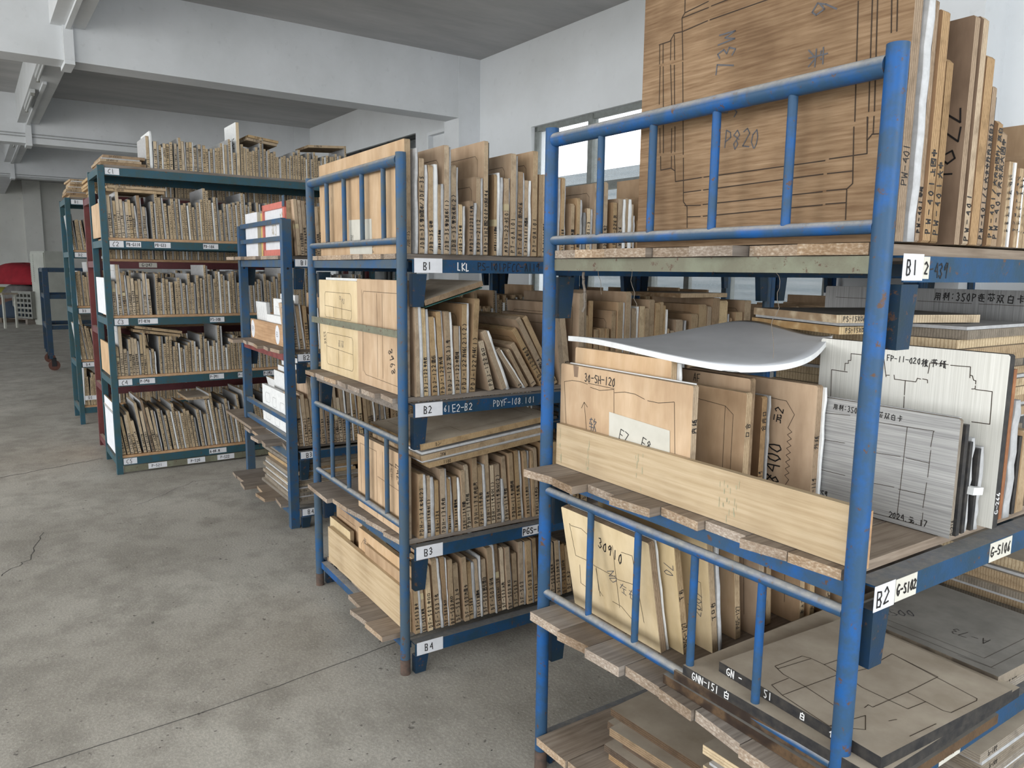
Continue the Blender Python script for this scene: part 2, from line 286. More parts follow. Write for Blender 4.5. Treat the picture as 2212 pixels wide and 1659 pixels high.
def glyph(ch):
    g = G.get(ch) or (None if ch == ' ' else G['口'])
    if not g: return [], 6
    return [[(HD[p[0]], HD[p[1]]) for p in st.split()] for st in g.split('|')], (6 if ord(ch) < 256 else 10)
def text(mb, txt, o, u, v, size, w, mat, adv=None, jit=0.5, seed=1, sx=0.75):
    rng = random.Random(seed); polys = []; x = 0.0; k = size / 10
    for ch in txt:
        st, gw = glyph(ch); s1 = k * (sx if gw == 6 else 0.95)
        ox, oy = rng.uniform(-.3, .3) * k, rng.uniform(-.6, .6) * k
        for pl in st: polys.append([(x + ox + (a + rng.uniform(-jit, jit)) * s1, oy + (b2 + rng.uniform(-jit, jit)) * k) for a, b2 in pl])
        x += adv if adv else (gw * s1 + k * 2.2)
    mb.lines(polys, o, u, v, w, mat); return x
def ordinal(n):
    return f"{n}{'th' if 10 <= n % 100 <= 20 else {1: 'st', 2: 'nd', 3: 'rd'}.get(n % 10, 'th')}"

# ---------------------------------------------------------------- the room (frame FB: x along the window wall, y towards it)
X0, X1, Y0 = -19.4, 12.0, -12.0
mb = MB(); mb.box(X0 - .2, X1, Y0, 0.25, -0.2, 0.0, 'concrete')
Bi = FB.M.inverted()
def onfloor(pts): return [tuple((Bi @ Vector((x, y, 0))).xy) for x, y in pts]
def wpt(px, py):   # where a point of the photograph meets the floor
    d = _fw * 1640 + _r2 * (px - 1106) - _u2 * (py - 829.5); k = -1.5 / d.z; return (d.x * k, d.y * k)
rng = random.Random(4)
def crack(pix, w, mat='crack', n=7, j=0.012):
    pts = [wpt(*p) for p in pix]; out = []
    for a, b2 in zip(pts, pts[1:]):
        for k in range(n): out.append((a[0] + (b2[0] - a[0]) * k / n + rng.uniform(-j, j), a[1] + (b2[1] - a[1]) * k / n + rng.uniform(-j, j)))
    out.append(pts[-1]); mb.lines([onfloor(out)], (0, 0, 0.0008), (1, 0, 0), (0, 1, 0), w, mat)
crack([(0, 1032), (90, 1015), (222, 990)], 0.009); crack([(60, 1659), (420, 1545), (640, 1468), (860, 1385), (1150, 1290)], 0.0035, n=5, j=.003)
crack([(0, 1245), (60, 1210), (95, 1150)], 0.004); crack([(300, 1090), (420, 1040), (520, 1030)], 0.003)
for _ in range(60):
    x, y = wpt(rng.uniform(0, 1150), rng.uniform(900, 1655)); p = onfloor([(x, y), (x + rng.uniform(.002, .007), y + rng.uniform(-.003, .004))])
    mb.lines([p], (0, 0, 0.0009), (1, 0, 0), (0, 1, 0), rng.uniform(.002, .004), 'speck')
struct(mb, 'floor', FB.M)
mb = MB(); mb.box(X0 - .2, X1, Y0, 0.25, 4.0, 4.25, 'ceiling_paint'); struct(mb, 'ceiling', FB.M)
# window wall with three openings
def wall_open(x0, x1, z0, z1, ops, y0, y1, mat):
    mb = MB(); xs = x0
    for a, b2, c, d in sorted(ops):
        if a > xs: mb.box(xs, a, y0, y1, z0, z1, mat)
        mb.box(a, b2, y0, y1, z0, c, mat); mb.box(a, b2, y0, y1, d, z1, mat); xs = b2
    mb.box(xs, x1, y0, y1, z0, z1, mat); return mb
WIN = (1.05, 4.75, 1.0, 3.08); WIN2 = (-4.6, -1.64, 1.0, 3.38); WIN3 = (6.6, 9.3, 1.0, 3.08)
struct(wall_open(X0, X1, 0, 4.0, [WIN, WIN2, WIN3], 0.0, 0.24, 'wall_paint'), 'wall_back', FB.M)
mb = MB(); mb.box(X0 - .2, X0, Y0, 0.25, 0, 4.0, 'old_plaster'); struct(mb, 'wall_left', FB.M)
for y in (-3.75, -9.5):
    mb = MB(); mb.box(X0, X0 + .18, y, y + .45, 0, 4.0, 'old_plaster'); struct(mb, 'trim_1' if y > -5 else 'trim_2', FB.M)
# rear side of the hall: wall with a wide doorway and windows, all behind the photographer
tag(wall_open(-12.0, 0.25, 0, 4.0, [(-11.0, -9.0, 0.9, 3.2), (-8.0, -1.6, 0.0, 3.6)], X1, X1 + .2, 'old_plaster').build('wall_right', None, FB.M @ Matrix(((0, 1, 0, 0), (1, 0, 0, 0), (0, 0, 1, 0), (0, 0, 0, 1)))), kind='structure')
Wr = wall_open(X0, X1, 0, 4.0, [(-18.2, -9.0, 0.9, 3.5), (-6.4, 4.6, 0.0, 3.7), (5.2, 11.4, 0.6, 3.6)], Y0, Y0 + .2, 'old_plaster')
struct(Wr, 'wall_front', FB.M)
# columns on the window wall
for i, x in enumerate((-11.34, -5.67, 0.0, 5.83)):
    mb = MB(); mb.box(x - .34, x + .006, -.30, 0.0, 0, 4.0, 'beam_paint'); mb.box(x - .73, x - .34, -.04, 0.0, 0, 3.31, 'wall_paint'); struct(mb, 'column_%d' % (i + 1), FB.M)
# main beams run towards the window wall, cross beams join them
for i, x in enumerate((-11.0, -5.67, 0.0, 5.83)):
    mb = MB(); mb.box(x - .30, x, Y0, 0.0, 3.30, 4.0, 'beam_paint'); struct(mb, 'beam_%d' % (i + 1), FB.M)
for i, (a, b2) in enumerate(((-19.39, -11.30), (-11.0, -5.97), (-5.67, -.30), (0.0, 5.53))):
    mb = MB(); mb.box(a, b2, -4.46, -4.19, 3.585, 4.0, 'beam_paint'); struct(mb, 'beam_%d' % (i + 5), FB.M)
# raised strip on the wall, round the next pilaster
mb = MB(); mb.box(-1.16, -.73, -.075, 0, 3.27, 3.31, 'wall_paint'); mb.box(-1.19, -1.15, -.075, 0, 1.0, 3.31, 'wall_paint'); struct(mb, 'trim_3', FB.M)
# boxed cable runs down the beams and conduit lines
def trunking(x, label):
    mb = MB(); mb.box(x + .001, x + .05, -4.37, -4.29, 3.30, 3.585, 'beam_paint'); mb.box(x - .30, x + .05, -4.37, -4.29, 3.262, 3.299, 'beam_paint')
    mb.box(x + .001, x + 3.2, -4.35, -4.31, 3.555, 3.584, 'beam_paint')
    tag(mb.build('cable_trunking', None, FB.M), label, 'cable duct')
trunking(0.0, 'white boxed cable duct down the nearest ceiling beam'); trunking(-5.67, 'white boxed cable duct down the second ceiling beam from the window end'); trunking(-11.0, 'white boxed cable duct down the farthest ceiling beam')
for x, z, l in ((-5.67, 3.41, 'thin grey conduit along the face of the second ceiling beam'), (-11.0, 3.33, 'thin grey conduit along the face of the farthest ceiling beam')):
    mb = MB()
    for dz in (0, .05): mb.tube((x + .012, -11.7, z + dz * .8), (x + .012, -2.6 if x > -6 else -2.2, z + dz * .8 - .02), .008, 'conduit', 8)
    tag(mb.build('conduit_pipe', None, FB.M), l, 'pipe')
def tube_light(x, y, label):
    t = empty('tube_light', FB.M @ T((x, y, 3.585)))
    tag(t, label, 'light', 'fluorescent tubes under the cross beams')
    MB().box(-.62, .62, -.025, .025, -.045, -.002, 'tube_white').build('housing', t)
    MB().tube((-.6, 0, -.062), (.6, 0, -.062), .013, 'tube_white', 10).build('tube', t)
    for sx in (-.605, .605): MB().box(sx - .012, sx + .012, -.018, .018, -.08, -.04, 'plastic_grey').build('socket', t)
tube_light(-1.55, -4.42, 'unlit fluorescent tube under the cross beam, closest to the nearest main beam')
tube_light(-3.6, -4.42, 'unlit fluorescent tube under the cross beam, between the two main beams')
tube_light(-7.3, -4.42, 'unlit fluorescent tube under the cross beam beyond the second main beam')

# windows
def window(n, w, frame, pane_x, transom, z_top):
    a, b2, c, d = w
    e = empty('window_%d' % n, FB.M); e['kind'] = 'structure'
    mb = MB(); y0, y1 = .05, .11
    mb.box(a, b2, y0, y1, d - .05, d, frame); mb.box(a, b2, y0, y1, c, c + .05, frame); mb.box(a, a + .05, y0, y1, c, d, frame); mb.box(b2 - .05, b2, y0, y1, c, d, frame)
    for x in pane_x: mb.box(x - .035, x + .035, y0 - .01, y1 + .01, c, d, frame)
    mb.box(a, b2, y0 - .01, y1 + .01, transom - .03, transom + .05, frame)
    for x in (a + (b2 - a) * .62, a + (b2 - a) * .2): mb.box(x - .03, x + .03, y0 + .01, y1 - .005, c, transom, frame)
    mb.build('window_frame', e)
    MB().box(a + .05, b2 - .05, .078, .082, c + .05, d - .05, 'glass').build('window_pane', e)
    MB().box(a - .05, b2 + .05, -.03, .05, c - .04, c, 'wall_paint').build('window_sill', e)
window(1, WIN, 'window_frame', (2.0, 2.9, 3.8), 2.35, 3.08); window(2, WIN2, 'dark_frame', (-3.6, -2.6), 3.08, 3.38); window(3, WIN3, 'window_frame', (7.5, 8.4), 2.35, 3.08)
mb = MB(); mb.box(-4.6, -1.64, .12, .16, 1.0, 3.08, 'dark_frame'); mb.box(-4.6, -1.64, .1, .2, 3.22, 3.38, 'dark_frame'); struct(mb, 'window_shutter', FB.M)
# the building opposite and the ground outside
mb = MB(); mb.box(-30, 40, 14, 15, 0, 5.2, 'opposite_building'); struct(mb, 'exterior_wall', FB.M)
mb = MB(); mb.box(-30, 40, .3, 14, -.25, -.05, 'concrete'); struct(mb, 'exterior_ground', FB.M)
mb = MB(); mb.box(-14, 12, -40, Y0 - .01, -.25, -.05, 'concrete'); struct(mb, 'exterior_road', FB.M)

# ---------------------------------------------------------------- far corner of the hall
rng = random.Random(11)
def blob(w, d, h, mat, seed, fold=0.18, seg=20, rings=9, flat=0.0):
    r = random.Random(seed); ph = [r.uniform(0, 6.28) for _ in range(6)]; mb = MB(); idx = []
    for i in range(rings + 1):
        el = math.pi / 2 * i / rings; row = []
        for k in range(seg):
            th = 2 * math.pi * k / seg; f = 1 + fold * (math.sin(3 * th + ph[0]) * .5 + math.sin(7 * th + ph[1] + el * 3) * .4 + math.sin(5 * el + ph[2]) * .3)
            c = math.cos(el) ** (0.6); row.append(len(mb.v)); mb.v.append((w / 2 * c * math.cos(th) * f, d / 2 * c * math.sin(th) * f, h * math.sin(el) ** (1 - flat) * (1 + fold * .5 * math.sin(2 * th + ph[3]))))
        idx.append(row)
    mi = mb.mi(mat)
    for a, b2 in zip(idx, idx[1:]):
        for k in range(seg): j = (k + 1) % seg; mb.f.append((a[k], a[j], b2[j], b2[k])); mb.m.append(mi); mb.sm.append(True)
    mb.f.append(tuple(reversed(idx[0]))); mb.m.append(mi); mb.sm.append(False)
    return mb
def far(mbx, name, px, py, z, label, cat, rz=0, group=None):
    x, y = wpt(px, py); o = mbx.build(name, None, T((x, y, z)) @ RZ(rz)); return tag(o, label, cat, group)
# a low pallet carries the heap
def pallet(px, py, w, d, label):
    x, y = wpt(px, py); t = empty('pallet', T((x, y, 0)) @ RZ(-30)); tag(t, label, 'pallet')
    for k in range(7): MB().box(-w / 2, w / 2, -d / 2 + k * d / 7, -d / 2 + k * d / 7 + d / 9, .12, .145, 'plank').build('deck_board', t)
    for sx in (-1, 0, 1): MB().box(sx * (w / 2 - .06) - .05, sx * (w / 2 - .06) + .05, -d / 2, d / 2, 0.0, .12, 'plank').build('bearer', t)
pallet(58, 694, 2.6, 1.3, 'wooden pallet under the heap in the far corner')
far(blob(2.3, 1.3, .50, 'cloth_brown', 3), 'cloth_bundle', 40, 693, .147, 'brown cloth bundle at the bottom of the far heap', 'cloth bundle', -30)
far(blob(1.0, .9, .42, 'cloth_blue', 5), 'cloth_bundle', 46, 697, .147, 'dark blue cloth bundle in the far heap, beside the crate', 'cloth bundle')
far(blob(1.5, 1.0, .38, 'cloth_grey', 8), 'cloth_bundle', 62, 693, .62, 'grey cloth bundle directly under the red cover', 'cloth bundle', -30)
far(blob(1.2, .9, .40, 'cloth_grey', 21), 'cloth_bundle', 6, 689, .147, 'pale grey cloth bundle at the end of the far heap', 'cloth bundle', -10)
far(blob(.9, .7, .28, 'cloth_yellow', 17), 'cloth_bundle', 9, 690, .60, 'yellow cloth bundle on top of the far heap', 'cloth bundle', -10)
far(blob(2.5, 1.2, .56, 'cloth_red', 9, .07), 'cloth_cover', 62, 693, 1.0, 'red cloth cover draped over the far heap', 'cloth', -27)
x, y = wpt(77, 699); t = empty('plastic_crate', T((x, y, .147)) @ RZ(-28)); tag(t, 'grey slatted plastic crate at the front of the far heap', 'crate')
mb = MB()
for sy in (-.3, .28): 
    for k in range(6): mb.box(-.42, .42, sy, sy + .02, k * .125, k * .125 + .05, 'plastic_grey')
    for k in range(6): mb.box(-.42 + k * .16, -.38 + k * .16, sy - .003, sy + .023, 0, .68, 'plastic_grey')
mb.box(-.42, -.40, -.3, .3, 0, .68, 'plastic_grey'); mb.box(.40, .42, -.3, .3, 0, .68, 'plastic_grey'); mb.build('side_wall', t)
MB().box(-.42, .42, -.3, .3, 0.0, .015, 'plastic_grey').build('base', t); MB().box(-.43, .43, -.31, .31, .66, .70, 'plastic_grey').build('rim', t)
x, y = wpt(114, 701); t = empty('metal_cabinet', T((x, y, 0)) @ RZ(-30)); tag(t, 'tall cream metal cabinet behind the blue trolley', 'cabinet')
MB().box(-.32, .32, -.25, .25, .0, 1.86, 'cream_metal').build('body', t)
MB().box(-.30, .30, -.272, -.252, .06, 1.82, 'cream_metal').build('door', t)
mb = MB()
for k in range(14): mb.box(-.30, -.16, -.285, -.272, 1.1 + k * .05, 1.12 + k * .05, 'cream_metal')
mb.build('vent_louvre', t); MB().box(.2, .23, -.29, -.272, .9, 1.05, 'plastic_grey').build('handle', t)
x, y = wpt(12, 708); t = empty('work_stool', T((x, y, 0)) @ RZ(-20)); tag(t, 'small pale work stool at the end of the far heap', 'stool')
MB().box(-.25, .25, -.2, .2, .80, .84, 'wood_dusty').build('seat', t)
for sx in (-.22, .18):
    for sy in (-.17, .13): MB().box(sx, sx + .04, sy, sy + .04, 0, .80, 'white_metal').build('leg', t)
# blue trolley with castors
x, y = wpt(104, 783); t = empty('steel_trolley', T((x, y, 0)) @ RZ(-56)); tag(t, 'blue steel trolley frame on castors beside the farthest rack', 'trolley')
for sx, sy in ((0, 0), (1.1, 0), (0, .75), (1.1, .75)):
    MB().box(sx - .035, sx + .035, sy - .035, sy + .035, .22, 1.46, 'blue_dark').build('post', t)
    c = MB().box(sx - .045, sx + .045, sy - .02, sy + .02, .17, .22, 'blue_dark').build('castor', t)
    MB().tube((sx - .02, sy + .03, .075), (sx + .02, sy + .03, .075), .075, 'wheel_orange', 18).build('wheel', c)
    MB().box(sx - .03, sx - .022, sy, sy + .06, .06, .18, 'rubber').build('fork', c); MB().box(sx + .022, sx + .03, sy, sy + .06, .06, .18, 'rubber').build('fork', c)
for z in (.62, 1.06, 1.44):
    for sy in (0, .75): MB().box(.036, 1.064, sy - .025, sy + .025, z - .03, z + .03, 'blue_dark').build('rail', t)
    for sx in (0, 1.1): MB().box(sx - .025, sx + .025, .036, .714, z - .03, z + .03, 'blue_dark').build('rail', t)

# ---------------------------------------------------------------- racks
def angle_beam(mb, x, y0, y1, zt, side, mat, h=.046, w=.045):
    # steel angle along y: an upright face on the outside and a flange on top
    if side > 0: mb.box(x - .004, x, y0, y1, zt - h, zt, mat); mb.box(x - w, x - .004, y0, y1, zt - .004, zt, mat)
    else: mb.box(x, x + .004, y0, y1, zt - h, zt, mat); mb.box(x + .004, x + w, y0, y1, zt - .004, zt, mat)
    return mb
def bracket(x, y, z, L=.115, side=1, ysg=1, mat='blue_dark'):
    mb = MB(); a, b2 = (x - .03, x + .0) if side > 0 else (x, x + .03)
    pts = [(y, z), (y + ysg * .055, z), (y + ysg * .042, z - L), (y, z - L)]
    if ysg < 0: pts.reverse()
    for xx, rev in ((a, 1), (b2, 0)): mb.face([(xx, p, q) for p, q in (reversed(pts) if rev else pts)], mat)
    for (p, q), (p2, q2) in zip(pts, pts[1:] + pts[:1]): mb.face([(a, p, q), (b2, p, q), (b2, p2, q2), (a, p2, q2)], mat)
    return mb
def bed_rack(fr, x0, x1, yo, L, top, rails, spind_top, spind_low, levels, strap, label, group, postmat='blue_bright', pr=.0185, cross=None, end=True, rr=.0185, footrust=True, foot=None):
    t = empty('bunk_frame_rack', fr.M @ T((0, yo, 0))); tag(t, label, 'rack', group)
    for y in (0, L):
        for x in (x0, x1):
            p = MB().tube((x, y, 0 if not footrust else .06), (x, y, top), pr, postmat, 20).build('post', t)
            if footrust: MB().tube((x, y, 0), (x, y, .0595), pr * 1.02, 'rust', 20).build('post_foot', p)
    r1, r2, r3, r4 = rails
    for y in ((0, L) if end else (0,)):
        MB().tube((x0 + pr * .8, y, r1), (x1 - pr * .8, y, r1), rr, postmat, 18).build('top_rail', t)
        for z in (r2, r3, r4): MB().tube((x0 + pr * .8, y, z), (x1 - pr * .8, y, z), .0125, postmat, 14).build('rail', t)
        for x in spind_top: MB().tube((x, y, r2 + .008), (x, y, r1 - rr * .7), .0093, postmat, 12).build('spindle', t)
        for x in spind_low: MB().tube((x, y, r4 + .008), (x, y, r3 - .008), .0093, postmat, 12).build('spindle', t)
    for i, (z, m1, m2) in enumerate(levels):
        for sd, x in ((1, x1 + .028), (-1, x0 - .028)):
            angle_beam(MB(), x, .028, L - .028, z, sd, m1).build('side_beam', t)
            for yy, sg in ((.030, 1), (L - .030, -1)):
                bracket(x - .004 * sd, yy, z - .05, .115 if z > .2 else min(.09, z - .052), sd, sg).build('bracket', t)
        for y in (0.004, L - .034): MB().box(x0 + pr, x1 - pr, y - .002, y + .03, z - .032, z - .001, m2).build('cross_beam', t)
        for y in (L * .36, L * .66): MB().box(x0 - .02, x1 + .02, y, y + .03, z - .036, z - .005, 'blue_dark').build('cross_beam', t)
    if strap: MB().box(x0 + pr * .5, x1 - pr * .5, -.012, -.006, 1.262 - .0, 1.288, 'olive').build('strap', t)
    return t
def sticker(t, x, y0, y1, z0, z1, txt, size=.026, ink='ink', mat='paper', w=.0022, seed=1, side=1, ox=None, sx=.8):
    # paper label stuck on the outer face of a side beam (+x), text reads along +y
    mb = MB(); mb.box(x + .0006, x + .0016, y0, y1, z0, z1, mat)
    L = len(txt) * size * .8; w = w * 1.5; o = Vector((x + .0026, y0 + (ox if ox is not None else max(.004, ((y1 - y0) - L) / 2)), z0 + ((z1 - z0) - size) / 2))
    text(mb, txt, o, Vector((0, 1, 0)), Vector((0, 0, 1)), size, w, ink, seed=seed, sx=sx); o = mb.build('paper_label', t); return o
def marks(t, x, y, z, txt, size, ink, w=.0022, seed=1, name='chalk_writing'):
    mb = MB(); text(mb, txt, Vector((x + .0008, y, z)), Vector((0, 1, 0)), Vector((0, 0, 1)), size, w, ink, seed=seed); return mb.build(name, t)
SP = (.205, .387, .573, .758)
LV = lambda zs, m2: [(z, 'blue_beam', m) for z, m in zip(zs, m2)]
RA = bed_rack(FA, 0, .957, 0, 1.93, 1.882, (1.85, 1.584, .876, .567), SP, SP, LV((1.535, .934, .502, .098), ('olive', 'blue_bright', 'blue_bright', 'blue_mid')), False,
              'bright blue bunk-bed frame rack nearest the camera, tall printed board at its head', 'bunk-bed frame racks', foot=True)
sticker(RA, .985, .020, .085, 1.492, 1.538, 'B1', .026, seed=3); sticker(RA, .985, .020, .088, .886, .936, 'B2', .030, seed=4); sticker(RA, .985, .090, .165, .889, .934, 'G-S102', .020, seed=5, w=.0024, mat='paper_warm', sx=.62, ox=.005)
sticker(RA, .985, .46, .56, .889, .932, 'G-S106', .022, seed=6, mat='paper_warm'); sticker(RA, .985, .33, .42, .458, .498, 'PF-4148', .018, seed=8, mat='paper_warm'); sticker(RA, .985, .19, .26, .458, .498, 'N31', .018, seed=8, mat='paper_warm')
sticker(RA, .985, .0855, .106, 1.495, 1.534, '2', .02, seed=9, mat='paper_warm'); marks(RA, .985, .108, 1.498, '-439', .026, 'ink', .0026, 2)
RM = bed_rack(FM, -.96, 0, 0, 1.93, 1.895, (1.872, 1.600, .886, .573), (-.741, -.54, -.351, -.149), (-.745, -.547, -.344, -.149), LV((1.537, 1.026, .492, .120), ('blue_mid', 'plank', 'blue_mid', 'blue_bright')), True,
              'blue bunk-bed frame rack in the middle, pale boards behind its headboard bars', 'bunk-bed frame racks', 'blue_mid')
for z, tx in ((1.537, 'B1'), (1.026, 'B2'), (.493, 'B3'), (.120, 'B4')): sticker(RM, .028, .034, .143, z - .062 + .018 - .002, z + .004, tx, .026, seed=int(z * 10))
marks(RM, .028, .205, 1.500, 'LKL', .026, 'ink_white', .004, 5); marks(RM, .028, .29, 1.502, 'PS-101.', .026, 'ink', .0028, 6); marks(RM, .028, .40, 1.500, 'PFCC-A119', .028, 'ink', .0028, 7)
marks(RM, .028, .150, .990, '61', .022, 'ink_white', .0022, 8); marks(RM, .028, .185, .988, 'E2-B2', .026, 'ink_white', .0026, 9); marks(RM, .028, .36, .992, 'PDYF-108.101', .024, 'ink_white', .0022, 10)
sticker(RM, .028, .50, .60, .452, .490, 'PGS-102', .024, seed=7, w=.0026)
R2 = bed_rack(FM, -.96, 0, 1.96, 1.90, 1.89, (1.865, 1.596, .886, .573), (-.741, -.54, -.351, -.149), (), LV((1.537, 1.026, .492, .120), ('blue_mid',) * 4), False,
              'blue bunk-bed frame rack behind the middle one, towards the window wall', 'bunk-bed frame racks', 'blue_bright', footrust=False)
R3 = bed_rack(FA, 0, .957, 1.955, 1.84, 1.88, (1.85, 1.584, .876, .567), SP, (), LV((1.535, .934, .502, .098), ('blue_mid',) * 4), False,
              'blue bunk-bed frame rack beyond the nearest one, at the window end of its row', 'bunk-bed frame racks', 'blue_mid', footrust=False)
# square post bed rack (E)
def square_rack(fr, x0, x1, yo, L, top, label, group):
    t = empty('square_post_rack', fr.M @ T((0, yo, 0))); tag(t, label, 'rack', group)
    for y in (0, L):
        for x in (x0, x1 - .05):
            MB().box(x, x + .05, y, y + .05, 0, top, 'blue_mid').build('post', t)
            MB().tube((x - .0005, y + .025, 1.50), (x + .0505, y + .025, 1.50), .007, 'rubber', 10).build('bolt_hole', t)
        for z in (1.765, 1.667, .628, .52): MB().box(x0 + .05, x1 - .05, y + .008, y + .035, z - .013, z + .013, 'blue_mid').build('rail', t)
    for z, m in ((1.55, 'blue_mid'), (1.02, 'red_angle'), (.455, 'blue_mid'), (.115, 'blue_mid')):
        for sd, x in ((1, x1 + .028), (-1, x0 - .028)):
            angle_beam(MB(), x, .055, L - .005, z, sd, 'blue_beam').build('side_beam', t)
            for yy, sg in ((.057, 1), (L - .007, -1)): bracket(x - .004 * sd, yy, z - .05, .115 if z > .2 else .06, sd, sg).build('bracket', t)
        for y in (.006, L + .01): MB().box(x0 + .05, x1 - .05, y, y + .03, z - .042, z - .001, m).build('cross_beam', t)
    return t
REk = square_rack(FE, -1.0, 0.02, 0, 1.95, 1.77, 'blue bed-frame rack with square posts and flat end rails', 'square post bed-frame racks')
for z, tx in ((1.548, 'B1'), (1.03, 'B2'), (.497, 'B3'), (.127, 'B4')):
    z2 = {'B1': 1.55, 'B2': 1.02, 'B3': .455, 'B4': .115}[tx]; sticker(REk, .048, .058, .165, z2 - .038, z2 + .002, tx, .026, seed=int(z * 9))
square_rack(FE, -1.0, 0.02, 2.02, 1.55, 1.77, 'second blue square-post rack further along the same row', 'square post bed-frame racks')
# slotted angle racks (C, brown, D)
def angle_rack(fr, x0, x1, yo, L, top, zs, mat, label, group, beam=None, ph=.04):
    t = empty('steel_shelf_rack', fr.M @ T((0, yo, 0))); tag(t, label, 'rack', group); beam = beam or mat
    for y in (0, L - ph):
        for x in (x0, x1 - ph): MB().box(x, x + ph, y, y + ph, 0, top, mat).build('post', t)
    for i, z in enumerate(zs):
        for x in (x0 + .006, x1 - .006): 
            sd = 1 if x > (x0 + x1) / 2 else -1
            MB().box(min(x, x - .004 * sd), max(x, x - .004 * sd), ph, L - ph, z - .055, z - .001, beam).build('side_beam', t)
        for y in (.002, L - .03): MB().box(x0 + ph, x1 - ph, y, y + .025, z - .05, z - .001, beam).build('cross_beam', t)
        s = MB().box(x0 + .012, x1 - .012, ph + .001, L - ph - .001, z, z + .018, 'plank_orange' if i else 'plank').build('shelf_panel', t)
    return t
CZ = (2.178, 1.682, 1.136, .700, .118)
RC = angle_rack(FC, -.56, .02, 0, 2.30, 2.19, CZ, 'teal', 'tall teal steel shelving with white shelf labels, packed with boards', 'tall steel shelving racks')
for z, tx in zip(CZ, ('C1', 'C2', 'C3', 'C4', 'C5')): sticker(RC, .0145 - .0, .046, .135, z - .048, z - .004, tx, .030, seed=int(z * 20) + 1)
for y0, y1, z, tx in ((.150, .247, 1.682, 'PB-G110'), (.335, .443, 1.682, 'PB-G33'), (.669, .777, 1.682, 'PD-106'), (.198, .329, 1.136, 'PT-R70'), (.693, .798, 1.136, 'PS-308'), (.184, .287, .700, 'P-390'), (.671, .777, .700, 'P-391'), (.883, .991, .700, 'P-392'), (1.08, 1.18, .700, 'P-393'), (.642, .771, .118, 'A-88.M')):
    sticker(RC, .0145, y0, y1, z - .045, z - .007, tx, .021, seed=int(y0 * 90) + 1, w=.0022, sx=.62, ox=.006)
kb = MB().box(.0, .012, .05, 1.9, .012, .058, 'olive').build('kick_plate', RC)
for y0, tx in ((.209, 'P-521'), (.482, 'P-520'), (.701, 'P-522')): sticker(kb, .012, y0, y0 + .128, .016, .056, tx, .020, seed=int(y0 * 77), w=.002)
RBr = angle_rack(FC, -1.13, -.575, .02, 2.26, 2.04, (2.03, 1.54, 1.02, .56, .10), 'maroon', 'dark maroon steel shelving standing back to back with the teal rack', 'tall steel shelving racks')
sticker(RBr, -.5805, .30, .43, 1.495, 1.532, 'G-247', .022, seed=5, mat='paper_warm')
RD = angle_rack(FC, -2.70, -2.14, -.02, 2.3, 2.12, (2.112, 1.63, 1.11, .60, .16), 'teal', 'farthest teal steel shelving at the aisle end, labelled D', 'tall steel shelving racks', 'teal')
for z, tx in zip((2.112, 1.63, 1.11, .60, .28), ('D1', 'D2', 'D3', 'D4', 'D5')): sticker(RD, -2.1455, .05, .15, z - .048, z - .006, tx, .024, seed=int(z * 20) + 1)

# ---------------------------------------------------------------- shelf planks: loose boards lying lengthways on the cross beams
def planks(fr, xs, z, yo, L, rack, shelf, seed, mat='plank', th=.021, end='plank_end', offs=None, grp=None):
    r = random.Random(seed); n = len(xs) - 1
    for i in range(n):
        a, b2 = xs[i] + .002, xs[i + 1] - .002; o = (offs[i] if offs else r.uniform(-.035, .0)); dz = r.uniform(0, .002)
        mb = MB(); i0 = len(mb.v); c = r.uniform(.002, .006); k = r.uniform(-.02, .02)
        mb.box(a, b2, o, L - .005, 0, th, mat, ends=end)
        # ragged sawn end
        v = mb.v; v[0] = (v[0][0], v[0][1] + k, 0); v[4] = (v[4][0], v[4][1] + k, th)
        ob = mb.build('shelf_plank', None, fr.M @ T((0, yo, z + .001)))
        tag(ob, f'loose wooden plank, {ordinal(i + 1)} from the left on the {shelf} shelf, {rack}', 'plank', grp or f'loose planks of the {shelf} shelf, {rack}')
NA, NM, NE, NC, ND = 'nearest rack', 'middle rack', 'square-post rack', 'teal rack', 'farthest rack'
planks(FA, (.022, .135, .27, .40, .54, .66, .80, .935), 1.535, 0, 1.93, NA, 'top', 1, offs=(-.012, -.02, -.022, .0, -.03, 0, 0))
planks(FA, (.022, .135, .235, .345, .475, .60, .715, .82, .935), .934, 0, 1.93, NA, 'second', 2, offs=(-.078, -.09, -.045, -.05, -.025, -.006, -.01, -.005))
planks(FA, (.022, .16, .275, .40, .52, .63, .77, .935), .502, 0, 1.93, NA, 'third', 3, offs=(-.06, -.055, -.06, -.04, -.05, -.055, -.07), th=.026)
planks(FA, (.022, .16, .30, .45, .60), .098, 0, 1.93, NA, 'bottom', 4, offs=(-.03, -.02, .0, .05), th=.024)
planks(FM, (-.99, -.84, -.70, -.55, -.42, -.30, -.16, -.022), 1.537, 0, 1.93, NM, 'top', 5, th=.018)
planks(FM, (-.94, -.82, -.69, -.56, -.43, -.30, -.16, -.022), 1.026, 0, 1.93, NM, 'second', 6, th=.018, offs=(-.05, -.05, -.045, -.05, -.045, -.04, -.03))
planks(FM, (-.94, -.66, -.50, -.33, -.16, -.022), .492, 0, 1.93, NM, 'third', 7, th=.019, offs=(-.06, -.03, -.01, 0, 0))
planks(FM, (-.94, -.80, -.64, -.48, -.34, -.20, -.05), .120, 0, 1.93, NM, 'bottom', 8, th=.020, offs=(.045, .045, .03, -.04, -.07, -.07))
planks(FE, (-1.0, -.86, -.72, -.55, -.40, -.22, -.04), 1.55, 0, 1.95, NE, 'top', 9, th=.020, offs=(-.06, -.05, -.03, -.04, -.02, -.01))
planks(FE, (-.95, -.80, -.66, -.52, -.36, -.20, -.04), 1.02, 0, 1.95, NE, 'second', 10, th=.020, offs=(-.10, -.05, -.04, -.06, -.04, -.02))
